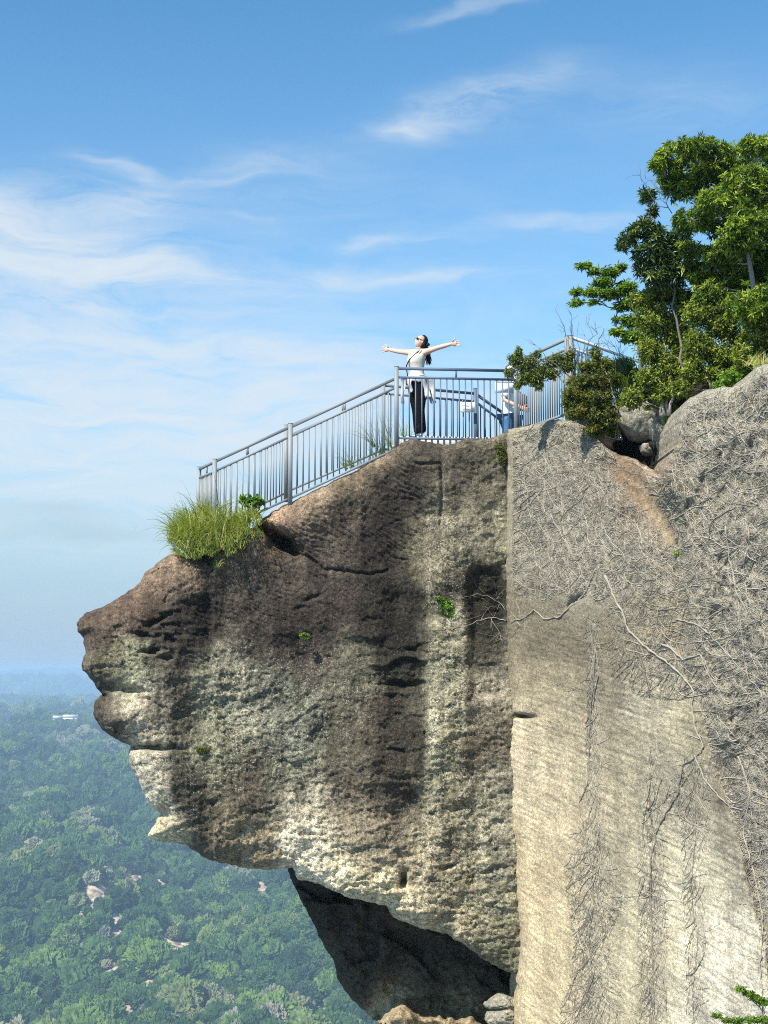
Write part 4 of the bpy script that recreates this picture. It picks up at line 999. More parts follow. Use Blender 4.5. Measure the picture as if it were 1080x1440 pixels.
def nose_lookup(px, py): return nose_depth(px, py)
def vine(label, pts, r, mat='vine_main', twigs=10, lift=.004, WL=WL, inw=inw):
    a = np.array(rough(pts, 1.6, 4, int(pts[0][0]), .12)); Y = WL(a[:, 0], a[:, 1]) - lift - r * .8
    W_ = Pn(a[:, 0], a[:, 1], Y); t = empty('vine', W_[0], label, 'vine', 'thick vine stems on the quarry wall')
    q = MB(); r *= .68; q.tube(W_, [r * (1 - .6 * i_ / len(W_)) * (1 + .22 * math.sin(i_ * 1.3) + RNG.normal(0, .08)) for i_ in range(len(W_))], 7); q.build('stem', M[mat], t, True)
    for k in range(twigs):
        q = MB(); j = int(RNG.integers(1, len(a) - 1)); x, y = a[j]; an = RNG.uniform(0, 6.28); path = []
        for s in range(int(RNG.integers(5, 12))):
            path.append((x, y)); an += RNG.normal(0, .3); x += math.cos(an) * 4; y += math.sin(an) * 4
        p = np.array(path); ok = inw(p[:, 0], p[:, 1])
        if not ok.all(): continue
        q.tube(Pn(p[:, 0], p[:, 1], WL(p[:, 0], p[:, 1]) - lift), list(np.linspace(r * .45, r * .2, len(p))), 4)
        q.build('side_shoot', M[mat], t, True)
vine('long pale vine stem slanting from the gully down to the right rim edge', [(851, 809), (864, 840), (876, 861), (883, 886), (911, 912), (932, 927), (962, 953), (976, 974), (973, 992), (978, 1024), (985, 1040), (990, 1049), (978, 1066), (992, 1098), (1010, 1119), (1027, 1135), (1043, 1140)], .024, twigs=22)
vine('curved vine hanging in an arc from the dark crevice to the seam', [(838, 800), (821, 837), (805, 851), (784, 868), (765, 870), (751, 858), (732, 872), (716, 872)], .022, twigs=16)
vine('forked vine ending in bent tips beside the ochre patch', [(930, 905), (943, 911), (960, 927), (985, 921), (992, 940), (999, 953), (1005, 962), (1011, 969)], .020, twigs=10)
vine('long vertical vine dropping down the wall left of the pillar seam', [(823, 840), (830, 886), (837, 918), (835, 953), (830, 1009), (827, 1098), (813, 1133), (823, 1172), (832, 1221), (834, 1277), (828, 1320), (834, 1383), (832, 1446)], .016, 'vine_dark', 40)
vine('vine crossing from the rim edge to the pillar seam and down it', [(981, 1063), (960, 1077), (953, 1116), (925, 1165), (915, 1207), (915, 1256), (918, 1327), (920, 1446)], .015, 'vine_dark', 34)
vine('thin paired vine stem right of the pillar seam', [(978, 1090), (978, 1179), (971, 1256), (981, 1327), (974, 1397), (976, 1446)], .011, 'vine_dark', 22)
vine('vine trailing down the right rim strip beside the bright edge', [(1038, 1063), (1055, 1115), (1045, 1172), (1059, 1221), (1073, 1291), (1069, 1362), (1075, 1446)], .016, 'vine_main', 30)
vine('pale vine running down the right side of the outcrop', [(1020, 740), (1027, 791), (1038, 847), (1046, 918), (1052, 953), (1069, 970), (1078, 1000)], .018, 'vine_main', 24)
vine('diagonal vine on the left shoulder of the wall near the top', [(775, 725), (800, 770), (815, 775), (835, 760), (840, 790)], .012, 'vine_main', 16)
vine('crooked vine crossing the outcrop below the bright tuft', [(950, 870), (985, 880), (1010, 905), (1040, 940), (1078, 960)], .014, 'vine_main', 18)

for lb, pts, r in (('thin pale vine crossing from the seam onto the dark overhang face', [(712, 872), (694, 868), (676, 872), (655, 880), (632, 884), (606, 886)], .010), ('slender vine fork above the crossing one on the dark overhang face', [(712, 858), (700, 845), (684, 838), (668, 836), (640, 842)], .008),
                   ('thin rootlet sloping down left below the crossing vine on the overhang', [(690, 870), (700, 885), (708, 905)], .007)):
    vine(lb, pts, r, 'vine_main', 8, .006, WL=nose_lookup, inw=lambda x, y: inpoly(np.asarray(x, float), np.asarray(y, float), nose_poly))
# ------------------------------------------------------------------ people
def skin(name, verts, edges, radii, mat, parent, sub=2, root=0, extra=None, post=None):
    """continuous body grown round a jointed skeleton"""
    me = bpy.data.meshes.new(name + '_skeleton'); off = Vector(parent_loc(parent))
    me.from_pydata([tuple(Vector(v) - off) for v in verts], edges, []); me.update()
    o = bpy.data.objects.new(name, me); COL.objects.link(o)
    sk = o.modifiers.new('skin', 'SKIN'); sk.use_smooth_shade = True
    if not me.skin_vertices: pass
    lay = me.skin_vertices[0].data
    for i, r in enumerate(radii):
        lay[i].radius = (r, r) if not hasattr(r, '__len__') else r
        lay[i].use_root = (i == root)
    sb = o.modifiers.new('sub', 'SUBSURF'); sb.levels = sub; sb.render_levels = sub
    dg = bpy.context.evaluated_depsgraph_get(); ev = o.evaluated_get(dg); m2 = bpy.data.meshes.new_from_object(ev)
    v = np.array([x.co[:] for x in m2.vertices]) + np.array(off); f = [tuple(p.vertices) for p in m2.polygons]
    bpy.data.objects.remove(o); bpy.data.meshes.remove(me); bpy.data.meshes.remove(m2)
    if post: v = post(v)
    q = MB(); q.add([tuple(x) for x in v], f)
    if extra: extra(q)
    return mkobj(name, q.v, q.f, mat, parent, True)

def frame_from(fwd, up):
    f = Vector(fwd).normalized(); u = Vector(up); u = (u - f * u.dot(f)).normalized(); s = f.cross(u).normalized()
    return Matrix((s, f, u)).transposed()      # columns: x = right of the head, y = forward, z = up

def head_shape(q, c, R, k=1.0):
    def fn(d, p):
        x, y, z = p
        jaw = max(0.0, -z / .115)
        x *= 1 - .32 * jaw ** 1.3; 
        if y > 0: y = y * (1 - .10 * jaw) + .012 * jaw
        else: y *= 1 - .35 * jaw
        fx = math.exp(-(x / .013) ** 2)
        if y > 0:
            y += .024 * fx * math.exp(-((z + .018) / .017) ** 2) + .010 * fx * math.exp(-((z - .005) / .016) ** 2)          # nose
            y += .009 * math.exp(-(x / .02) ** 2) * math.exp(-((z + .052) / .009) ** 2)                                     # lips
            y += .010 * math.exp(-(x / .02) ** 2) * math.exp(-((z + .092) / .015) ** 2)                                     # chin
            for s in (-1, 1): y -= .010 * math.exp(-((x - s * .03) / .014) ** 2 - ((z - .008) / .012) ** 2)                  # eye sockets
        return Vector((x, y, z)) * k
    q.ell(c, (.073, .092, .115), R, 28, 24, fn)
    for s in (-1, 1):                                                                                                        # ears
        q.ell(Vector(c) + R @ Vector((s * .074 * k, -.005 * k, -.008 * k)), (.009 * k, .018 * k, .030 * k), R, 8, 6)

def hand(q, wrist, d, side, palm_n, k=1.0, curl=.25, spread=.16):
    """palm, four unequal fingers and a thumb; d = pointing direction, side = toward the thumb"""
    d = Vector(d).normalized(); s = Vector(side); s = (s - d * s.dot(d)).normalized(); n = d.cross(s).normalized()
    if n.dot(Vector(palm_n)) < 0: n = -n
    w = Vector(wrist)
    rings = []
    for t, hw, ht in ((-.012, .024, .019), (.01, .028, .017), (.04, .038, .015), (.075, .041, .013), (.09, .038, .009)):
        rings.append([w + d * t * k + s * math.cos(a) * hw * k + n * math.sin(a) * ht * k for a in [2 * math.pi * i / 10 for i in range(10)]])
    q.loft(rings, True, True)
    for off, L in ((.030, .068), (.010, .077), (-.011, .072), (-.030, .056)):
        b = w + d * .082 * k + s * off * k; dr = (d + s * (off / .03) * spread).normalized(); pts = [b]
        for j, fr in enumerate((.45, .3, .25)):
            dr = (dr + n * curl * (.5 + .35 * j)).normalized(); pts.append(pts[-1] + dr * L * fr * k)
        q.tube(pts, [.0098 * k, .0088 * k, .0078 * k, .0055 * k], 7)
    b = w + d * .022 * k + s * .028 * k; dr = (d * .55 + s * .85 + n * .15).normalized(); pts = [b, b + dr * .030 * k]
    dr = (d * .8 + s * .6 + n * .15).normalized(); pts.append(pts[-1] + dr * .028 * k); pts.append(pts[-1] + dr * .022 * k)
    q.tube(pts, [.0135 * k, .0115 * k, .010 * k, .007 * k], 7)

YW = 25.9; WK = YW / FPX
foot = P(589, 618, YW); foot.z = zt
root = empty('person', foot, 'person in cream top and black trousers with arms flung wide and face turned up', 'person')
def W(px, py, dy=0.0):
    return P(px, py, YW + dy)
FWD = Vector((-.62, -.78, 0)).normalized(); LAT = Vector((.78, -.62, 0))     # her facing, and her left
cx = lambda px, py, f=0.0, l=0.0: W(px, py) + FWD * f + LAT * l
pel = cx(586.5, 537); wst = cx(586.5, 522, .01); ches = cx(586, 507, .02); uch = cx(587, 497.5, .005); nk = cx(588.2, 492, -.01); nk2 = cx(588.2, 487.5, .005)
shR = W(578.2, 496, .10); shL = W(597.5, 495.2, -.06)
elR = W(562, 494.6, .26); wrR = W(547, 491.6, .40)
elL = W(617, 488.6, -.24); wrL = W(635.2, 483.6, -.37)
hipR = cx(584, 541, 0, 0) - LAT * .05; hipL = cx(590, 541, 0, 0) + LAT * .05
knR = W(587.2, 578, .05) + FWD * .03; knL = W(592.6, 577, -.05) + FWD * .035
fy = zt
anR = Vector((W(588.3, 612).x, YW + .06, fy + .075)); anL = Vector((W(594, 612).x, YW - .05, fy + .075))
verts = [pel, wst, ches, uch, nk, nk2, shR, elR, wrR, shL, elL, wrL, hipR, knR, anR, hipL, knL, anL,
         shR.lerp(elR, .55), shL.lerp(elL, .55), elR.lerp(wrR, .35), elL.lerp(wrL, .35), hipR.lerp(knR, .5), hipL.lerp(knL, .5), knR.lerp(anR, .35), knL.lerp(anL, .35)]
edges = [(0, 1), (1, 2), (2, 3), (3, 4), (4, 5), (3, 6), (6, 18), (18, 7), (7, 20), (20, 8), (3, 9), (9, 19), (19, 10), (10, 21), (21, 11), (0, 12), (12, 22), (22, 13), (13, 24), (24, 14), (0, 15), (15, 23), (23, 16), (16, 25), (25, 17)]
rad = [(.135, .10), (.105, .082), (.125, .10), (.11, .08), .058, .052, .058, .040, .028, .058, .040, .028, .088, .056, .038, .088, .056, .038, .046, .046, .041, .041, .074, .074, .055, .055]
HU = Vector((.40, .22, .90)); HF = Vector((-.80, -.42, .42)); HR = frame_from(HF, HU)
hc = W(591.2, 481.0) + Vector((0, .0, 0))
def ex(q):
    head_shape(q, hc, HR, .98)
    hand(q, wrR, (wrR - elR) + Vector((0, 0, -.03)), Vector((.1, -.2, 1)), Vector((-.3, -1, .2)), 1.02, -.12, .28)
    hand(q, wrL, (wrL - elL) + Vector((0, 0, -.05)), Vector((-.1, -.3, 1)), Vector((-.4, -1, .3)), 1.05, .10, .28)
skin('body', verts, edges, rad, M['skin'], root, 2, 0, ex)

# tank top: follows the torso from waist to shoulder straps
def tring(c, rw, rd, n=20, tilt=0):
    return [c + LAT * math.cos(a) * rw + FWD * math.sin(a) * rd for a in [2 * math.pi * i / n for i in range(n)]]
rings = []
for (x, y, f, rw, rd) in [(586.5, 537, 0, .165, .125), (586.4, 531, 0, .150, .115), (586.4, 524, .008, .128, .102), (586.3, 518, .010, .128, .104), (586.2, 512, .014, .142, .122), (586.2, 507, .020, .150, .140), (586.6, 502.5, .016, .152, .132), (587.2, 499, .006, .146, .112), (587.8, 497, 0, .128, .095)]:
    rg_ = tring(cx(x, y, f), rw, rd)
    for i in range(20):
        a = 2 * math.pi * i / 20
        if math.sin(a) > .3 and 503 < y < 515:                                       # bust
            rg_[i] = rg_[i] + FWD * .022 * (math.exp(-((math.cos(a) - .45) / .25) ** 2) + math.exp(-((math.cos(a) + .45) / .25) ** 2))
        rg_[i] = rg_[i] + FWD * .004 * math.sin(a * 7 + y * .3)
    rings.append(rg_)
q = MB(); q.loft(rings)
for s in (-1, 1):
    pts = [cx(587.8, 499.5, .085, s * .085), cx(587.8, 494.2, .05, s * .10), cx(588, 493.3, 0, s * .105), cx(588, 496, -.08, s * .09)]
    q.tube(pts, [.020, .016, .015, .018], 8)
q.build('tank_top', M['top'], root, True)

# trousers
tv = [pel, hipR, hipR.lerp(knR, .5), knR, knR.lerp(anR, .4), anR + Vector((0, 0, .01)), hipL, hipL.lerp(knL, .5), knL, knL.lerp(anL, .4), anL + Vector((0, 0, .01)), cx(586.4, 529)]
skin('trousers', tv, [(0, 1), (1, 2), (2, 3), (3, 4), (4, 5), (0, 6), (6, 7), (7, 8), (8, 9), (9, 10), (0, 11)], [(.155, .118), .108, .094, .078, .076, .075, .108, .094, .078, .076, .075, (.135, .108)], M['trousers'], root, 2, 0)
for a in (anR, anL):
    q = MB(); d = FWD
    q.ell(a + d * .055 - Vector((0, 0, .040)), (.045, .125, .036), frame_from(d, (0, 0, 1)), 14, 8); q.box(a + d * .05 - Vector((0, 0, .065)), .042, .115, .010, frame_from(d, (0, 0, 1)))
    q.build('shoe', M['shoe'], root, True)

# hair: shell over the back of the head plus a long fall behind the shoulder
q = MB()
def hfn(d, p):
    x, y, z = p
    if d.y > .25: y -= (d.y - .25) * .16
    if d.z < 0 and d.y > -.2: x *= .9; y -= .02
    return Vector((x, y, z))
q.ell(hc + HR @ Vector((0, -.022, .016)), (.096, .106, .124), HR, 26, 20, hfn)
hb = hc + HR @ Vector((0, -.055, .0))
for k in range(26):
    s = RNG.normal(0, 1, 3); o0 = hb + LAT * .05 * s[0] + Vector((0, 0, .03 * s[1]))
    e = W(600.0 + 1.2 * s[0], 505 + 8 * RNG.random()) - FWD * (.02 + .03 * abs(s[2])) + LAT * .02 * s[1]
    m1 = W(597.6 + .9 * s[2], 489.5) - FWD * .05; m2 = W(599.6 + .9 * s[0], 497.5) - FWD * .05
    q.tube([o0, hb.lerp(m1, .5), m1, m2, e], [.026, .027, .024, .018, .005], 6)
q.build('hair', M['hair'], root, True)
# sunglasses
q = MB()
for s in (-1, 1):
    q.ell(hc + HR @ Vector((s * .034, .090, .010)), (.030, .007, .024), HR, 14, 8)
    q.bar(hc + HR @ Vector((s * .064, .080, .014)), hc + HR @ Vector((s * .080, -.02, .010)), .006, .009)
q.bar(hc + HR @ Vector((-.012, .096, .014)), hc + HR @ Vector((.012, .096, .014)), .006, .006)
q.build('sunglasses', M['glasses'], root, True)
# shoulder strap across the chest and small bag at the hip
q = MB(); path = [cx(588, 493, -.07, .10), cx(588, 491.6, 0, .095), cx(587.6, 496, .085, .075), cx(586.8, 502, .145, .03), cx(586, 508, .168, -.03), cx(585.4, 515, .135, -.10), cx(585, 522, .07, -.135), cx(585, 531, 0, -.165)]
for a, b in zip(path[:-1], path[1:]): q.bar(a, b, .010, .020, FWD)
q.build('bag_strap', M['strap'], root)
q = MB(); bc = cx(585, 534, -.09, -.16); q.box(bc, .10, .04, .07, frame_from(LAT, (0, 0, 1))); q.build('shoulder_bag', M['bag'], root)
# jacket knotted round the waist
def cloth(q, top, bot, seed, w0, w1, fwd=.02, n=9, m=12, thick=.008):
    """a hanging folded flap between a top line and a lower hem"""
    rs = np.random.default_rng(seed); ph = rs.uniform(0, 6)
    G = []
    for j in range(m + 1):
        t = j / m; row = []
        for i in range(n + 1):
            u = i / n - .5; c = Vector(top).lerp(Vector(bot), t); wd = w0 + (w1 - w0) * t
            row.append(c + LAT * u * wd + FWD * (fwd * math.sin(u * 15 + ph + t * 2.2) * (.3 + t) + .02 * math.sin(t * 7 + ph)) + Vector((0, 0, .018 * math.sin(u * 9 + ph) * t)))
        G.append(row)
    f = []; w_ = n + 1; vs = [p for r in G for p in r]; k = len(vs); vs += [p - FWD * thick for p in vs]
    for j in range(m):
        for i in range(n):
            a = j * w_ + i; f.append((a, a + 1, a + w_ + 1, a + w_)); f.append((k + a, k + a + w_, k + a + w_ + 1, k + a + 1))
    for j in range(m):
        for i in (0, n): a = j * w_ + i; f.append((a, a + w_, k + a + w_, k + a))
    for i in range(n):
        for j in (0, m): a = j * w_ + i; f.append((a, a + 1, k + a + 1, k + a))
    q.add(vs, f)
q = MB()
q.loft([[p + Vector((0, 0, .012 * math.sin(i * 1.7))) for i, p in enumerate(tring(cx(586.5, y), .152 + e, .120 + e, 22))] for y, e in ((528, -.01), (529.5, .012), (532, .024), (535, .026), (538, .010))])
q.build('jacket_waistband', M['jacket'], root, True)
q = MB(); cloth(q, cx(589, 530, .10, .10), cx(596.0, 561, .07, .13), 3, .18, .14, .03); cloth(q, cx(592, 532, -.02, .16), cx(598.8, 567, -.02, .14), 8, .12, .09, .025)
cloth(q, cx(584, 532, .14, -.02), cx(584.5, 553, .16, .02), 5, .09, .075, .02); cloth(q, cx(579, 532, .06, -.13), cx(575.5, 566, .0, -.15), 6, .09, .04, .02)
cloth(q, cx(588, 532, -.14, 0), cx(589, 560, -.17, 0), 9, .30, .30, .03)
q.build('jacket', M['jacket'], root, True)

# second visitor, mostly behind the near post and the bush
YV = 27.0
def V(px, py, dy=0.0):
    return P(px, py, YV + dy)
b0 = V(718, 664); b0.z = zl
r2 = empty('person', b0, 'person in white shirt and blue jeans half hidden by the railing post and bush', 'person')
F2 = Vector((.85, -.5, 0)).normalized(); L2 = Vector((.5, .85, 0))
p_ = V(718, 584); w_ = V(718, 572); c_ = V(718.5, 558); u_ = V(719, 548); n_ = V(719.5, 541); n2 = V(720, 536)
sR = V(716, 547, -.17); eR = V(710.5, 562, -.24) - F2 * .04; hR = V(721, 574, -.22) + F2 * .16; sL = V(722, 547, .17); eL = V(726, 562, .22); hL = V(733, 567, .12)
k1 = V(714, 622, -.06); a1 = Vector((V(715, 655).x, YV - .06, zl + .075)); k2 = V(721, 622, .08); a2 = Vector((V(722, 655).x, YV + .08, zl + .075)); h1 = V(715.5, 590, -.08); h2 = V(720.5, 590, .08)
H2 = frame_from(F2 + Vector((0, 0, -.1)), (0, 0, 1)); hc2 = V(721, 524)
def ex2(q):
    head_shape(q, hc2, H2, 1.0)
    hand(q, hR, (hR - eR), (0, 0, 1), (0, 1, 0), 1.0, .5, .1); hand(q, hL, (hL - eL), (0, 0, 1), (0, -1, 0), 1.0, .5, .1)
skin('body', [p_, w_, c_, u_, n_, n2, sR, eR, hR, sL, eL, hL, h1, k1, a1, h2, k2, a2], [(0, 1), (1, 2), (2, 3), (3, 4), (4, 5), (3, 6), (6, 7), (7, 8), (3, 9), (9, 10), (10, 11), (0, 12), (12, 13), (13, 14), (0, 15), (15, 16), (16, 17)],
     [.13, .12, .13, .11, .06, .056, .055, .042, .030, .055, .042, .030, .085, .058, .04, .085, .058, .04], M['skin'], r2, 2, 0, ex2)
q = MB()
q.loft([[V(718.3, y) + F2 * (math.cos(a) * rd) + L2 * (math.sin(a) * rw) + F2 * .006 * math.sin(a * 6 + y) for a in [2 * math.pi * i / 20 for i in range(20)]] for y, rw, rd in ((585, .185, .145), (576, .18, .15), (566, .185, .15), (556, .20, .15), (549, .20, .135), (544, .15, .10), (541.5, .075, .07))])
q.tube([sR, sR.lerp(eR, .35), sR.lerp(eR, .72)], [.078, .074, .078], 12); q.tube([sL, sL.lerp(eL, .35), sL.lerp(eL, .72)], [.078, .074, .078], 12)
q.build('shirt', M['shirt'], r2, True)
skin('jeans', [V(718, 583), h1, h1.lerp(k1, .5), k1, a1 + Vector((0, 0, .01)), h2, h2.lerp(k2, .5), k2, a2 + Vector((0, 0, .01))], [(0, 1), (1, 2), (2, 3), (3, 4), (0, 5), (5, 6), (6, 7), (7, 8)], [.165, .115, .10, .085, .078, .115, .10, .085, .078], M['jeans'], r2, 2, 0)
for a in (a1, a2):
    q = MB(); q.ell(a + F2 * .055 - Vector((0, 0, .035)), (.045, .13, .04), frame_from(F2, (0, 0, 1)), 12, 8); q.build('shoe', M['bag'], r2, True)
q = MB(); q.ell(hc2 + Vector((0, 0, .03)), (.086, .10, .10), H2, 20, 14, lambda d, p: Vector((p.x, p.y - max(0, d.y - .2) * .12, p.z))); q.build('hair', M['hair'], r2, True)
q = MB(); q.ell(hc2 + Vector((0, 0, .055)), (.095, .105, .085), H2, 20, 10, lambda d, p: Vector((p.x, p.y, max(p.z, -.005)))); q.ell(hc2 + Vector((0, 0, .052)), (.16, .17, .010), H2, 24, 6); q.build('sun_hat', M['shirt'], r2, True)
t = empty('backpack', V(735, 566), 'dark grey bag carried by the half hidden visitor behind the post', 'bag'); t.location = V(735, 566)
q = MB(); bc = V(734.5, 566); q.ell(bc, (.085, .11, .15), H2, 16, 10, lambda d, p: Vector((p.x * (1.12 - .2 * abs(d.z)), p.y, p.z))); q.build('pouch', M['bag'], t, True)
q = MB(); q.tube([bc + Vector((0, 0, .13)), bc + Vector((-.06, 0, .20)), sL + Vector((0, 0, .07))], .012, 6); q.build('strap', M['bag'], t, True)
# ------------------------------------------------------------------ valley, forest, air, sky, light, camera
SPURS = [([(-1000, 4300), (-640, 3700), (-330, 3150)], 30, 130), ([(-1150, 4200), (-900, 3500), (-640, 2950)], 28, 130), ([(-700, 5000), (-480, 4300), (-300, 3700)], 26, 140),
         ([(-1250, 3300), (-780, 2700), (-480, 2250), (-250, 1950)], 46, 120), ([(-540, 2800), (-330, 2200), (-150, 1700)], 38, 90), ([(-900, 2300), (-560, 1750), (-330, 1350)], 46, 85), ([(-420, 1700), (-260, 1400), (-140, 1150)], 30, 60)]
def terr_h(x, y):
    x = np.asarray(x, float); y = np.asarray(y, float)
    r = np.hypot(x, y)
    base = np.interp(r, [0, 600, 1200, 1700, 2200, 3000, 4700, 6500, 7300, 8000, 8700, 9700, 10900, 12000, 14600, 17000, 30000],
                     [-262, -266, -264, -250, -232, -200, -180, -160, -235, -250, -190, -98, -230, -210, -60, -190, -200])
    rel = np.interp(r, [0, 900, 2000, 6500, 9700, 14600, 20000], [6, 18, 60, 40, 50, 36, 40])
    h = base + rel * ridged((x * .8 + y * .35) / 520 + 3.3, (y - x * .4) / 900 + 1.2, 4, 501, .5) * .8 + rel * .4 * fbm(x / 260, y / 260, 3, 502)
    for ln, hh, ww in SPURS:
        d, qx, qy = distline(x, y, ln); h = h + hh * np.exp(-np.abs(d / ww) ** 1.5) * (1 + .25 * pnoise(x / 150, y / 150, 505))
    # a spur that climbs from the left foreground toward the right
    h = h + 20 * np.exp(-(((x + 250) / 300) ** 2 + ((y - 3300) / 380) ** 2))
    h = h + np.interp(r, [8700, 9700, 10900], [0, 1, 0]) * (26 * np.exp(-((x + 1500) / 420) ** 2) - 10)
    h = h + np.interp(r, [12000, 14600, 17000], [0, 1, 0]) * (85 * np.exp(-((x + 2900) / 800) ** 2) + 30 * np.exp(-((x + 1600) / 720) ** 2) - 30)
    return h

PATCH = [(182, 1250, 9, 12), (150, 1252, 12, 5), (385, 1280, 15, 11), (372, 1252, 6, 14), (268, 1262, 8, 14), (262, 1335, 14, 9), (240, 1332, 16, 6), (231, 1360, 6, 7), (148, 1388, 9, 14), (218, 1392, 12, 14), (160, 1303, 7, 7), (232, 1236, 6, 4), (180, 1430, 12, 8), (55, 1206, 10, 6), (455, 1430, 14, 8)]
def ray_hit(px, py):
    r = np.linspace(700, 7500, 2000)
    p = Pn(np.full(r.shape, px), np.full(r.shape, py), r)
    d = p[:, 2] - terr_h(p[:, 0], p[:, 1])
    i = np.argmax(d < 0)
    return p[i]
PW = []
for (a, b, rx, ry) in PATCH:
    c = ray_hit(a, b); e = ray_hit(a, b - ry)
    PW.append((c[0], c[1], rx / FPX * c[1] * 1.25, max(16, min(120, 1.25 * abs(e[1] - c[1])))))
def patchmask(x, y):
    m = np.zeros(np.shape(x))
    for (cx, cy, rx, ry) in PW: m = np.maximum(m, np.exp(-((x - cx) / rx) ** 2 - ((y - cy) / ry) ** 2))
    return m * (1 + 1.3 * fbm(x / 14, y / 20, 3, 511))

az = np.radians(np.concatenate([np.arange(-48, -20, .5), np.arange(-20, 3, .12), np.arange(3, 44, .5)]))
rr = np.concatenate([np.geomspace(60, 900, 30)[:-1], np.geomspace(900, 20500, 460)])
A, Rr = np.meshgrid(az, rr); tx = (Rr * np.sin(A)).ravel(); ty = (Rr * np.cos(A)).ravel()
tz = terr_h(tx, ty)
na = len(az); jj, ii = np.meshgrid(np.arange(len(rr) - 1), np.arange(na - 1), indexing='ij')
b0 = (jj * na + ii).ravel(); tf = np.stack([b0, b0 + 1, b0 + na + 1, b0 + na], 1)
m, nt, b = newmat('forest_floor')
tc = N(nt, 'ShaderNodeTexCoord').outputs['Object']
c1 = ramp(nt, noise(nt, tc, .02, 6, .65), [(.3, (.018, .040, .012)), (.55, (.035, .065, .018)), (.75, (.06, .09, .03))])
es = ramp(nt, noise(nt, tc, .12, 5, .6), [(.3, (.22, .16, .10)), (.6, (.42, .33, .23)), (.8, (.58, .49, .38))])
pa = N(nt, 'ShaderNodeAttribute', attribute_name='earth').outputs['Fac']
nt.links.new(mix(nt, maprange(nt, pa, .16, .28, 0, 1), c1, es), b.inputs['Base Color']); b.inputs['Roughness'].default_value = 1; b.inputs['Specular IOR Level'].default_value = 0
vd = N(nt, 'ShaderNodeTexVoronoi', {'Vector': tc, 'Scale': .10}).outputs['Distance']
bn = N(nt, 'ShaderNodeBump', {'Height': vd, 'Strength': 1.0, 'Distance': -7.0}); nt.links.new(bn.outputs[0], b.inputs['Normal'])
tag(mkobj('hills', np.stack([tx, ty, tz], 1), tf, m, None, True, {'earth': patchmask(tx, ty)}), 'wooded hills fading into blue haze beyond the cliff', None, None, 'structure')

# tree crowns of the valley forest: too many to count, one instanced mass
m, nt, b = newmat('forest_canopy')
ti = N(nt, 'ShaderNodeAttribute', attribute_name='tint', attribute_type='INSTANCER').outputs['Fac']
tc = N(nt, 'ShaderNodeTexCoord').outputs['Object']
cc = ramp(nt, ti, [(0, (.003, .016, .008)), (.3, (.014, .050, .013)), (.6, (.055, .118, .022)), (.88, (.15, .22, .035)), (.93, (.18, .18, .08)), (1, (.28, .25, .18))])  # darkest tints stand in for shadow among the crowns
cc = mix(nt, maprange(nt, noise(nt, tc, 5.5, 4, .75), .36, .64, 0, 1), mix(nt, .55, cc, (0.004, .012, .006)), mix(nt, .25, cc, (.16, .24, .06)))
nt.links.new(cc, b.inputs['Base Color']); b.inputs['Roughness'].default_value = .9; b.inputs['Specular IOR Level'].default_value = .1
crowncol = bpy.data.collections.new('crown_kinds')
for k in range(5):
    bm = bmesh.new(); bmesh.ops.create_icosphere(bm, subdivisions=5, radius=1)
    co = np.array([v.co[:] for v in bm.verts])
    o1 = co.copy()
    lump = fbm(o1[:, 0] * 2.1 + k * 9, o1[:, 1] * 2.1 + o1[:, 2] * 1.7, 2, 520 + k) * .26 + np.abs(fbm(o1[:, 0] * 6 + k, o1[:, 1] * 6 + o1[:, 2] * 5.3, 2, 530 + k)) * .26 + .16 * pnoise(o1[:, 0] * 13, o1[:, 1] * 13 + o1[:, 2] * 11, 540 + k) + .08 * pnoise(o1[:, 0] * 31, o1[:, 1] * 31 + o1[:, 2] * 27, 545 + k)
    r = .82 + lump
    if k == 4: r = r * (1 - .45 * np.clip(co[:, 2], 0, 1)); 
    co = co * r[:, None]; co[:, 2] = np.where(co[:, 2] < 0, co[:, 2] * .55, co[:, 2] * (1.05 if k < 4 else 1.7))
    for v, c in zip(bm.verts, co): v.co = c
    me = bpy.data.meshes.new('crown'); bm.to_mesh(me); bm.free(); me.materials.append(m)
    me.polygons.foreach_set('use_smooth', np.zeros(len(me.polygons), bool))
    crowncol.objects.link(bpy.data.objects.new('crown', me))
pts = []
def ring(r0, r1, sp, a0, a1):
    area = .5 * (r1 * r1 - r0 * r0) * math.radians(a1 - a0); n = int(area / (sp * sp))
    r = np.sqrt(RNG.uniform(r0 * r0, r1 * r1, n)); a = np.radians(RNG.uniform(a0, a1, n))
    pts.append(np.stack([r * np.sin(a), r * np.cos(a), np.full(n, sp)], 1))
ring(900, 1500, 7.6, -17, 2.5); ring(1500, 2500, 7.6, -16.5, 2.5); ring(2500, 3600, 8.8, -16, 1); ring(3600, 5000, 13.5, -16, -4); ring(5000, 6900, 17, -16, -5)
ring(9000, 9900, 30, -16, -8)
pp = np.concatenate(pts); x, y, sp = pp[:, 0], pp[:, 1], pp[:, 2]
keep = patchmask(x, y) < .22
x, y, sp = x[keep], y[keep], sp[keep]; z = terr_h(x, y)
big = fbm(x / 90, y / 120, 3, 550)
s = sp * np.clip(RNG.lognormal(-.34, .42, len(x)), .30, 1.7) * (1 + .22 * big)
tint = np.clip(.42 + .34 * big + RNG.normal(0, .22, len(x)) + .10 * fbm(x / 30, y / 30, 2, 551), 0, .9)
dead = (fbm(x / 130 + 9, y / 200, 3, 552) > .42) & (RNG.random(len(x)) < .4) | (RNG.random(len(x)) < .012)
tint[dead] = RNG.uniform(.92, 1.0, dead.sum())
nearp = (patchmask(x, y) > .12) & (RNG.random(len(x)) < .5); tint[nearp] = RNG.uniform(.9, 1, nearp.sum())
me = bpy.data.meshes.new('forest'); me.vertices.add(len(x))
me.vertices.foreach_set('co', np.stack([x, y, z + s * .45], 1).astype(np.float32).ravel())
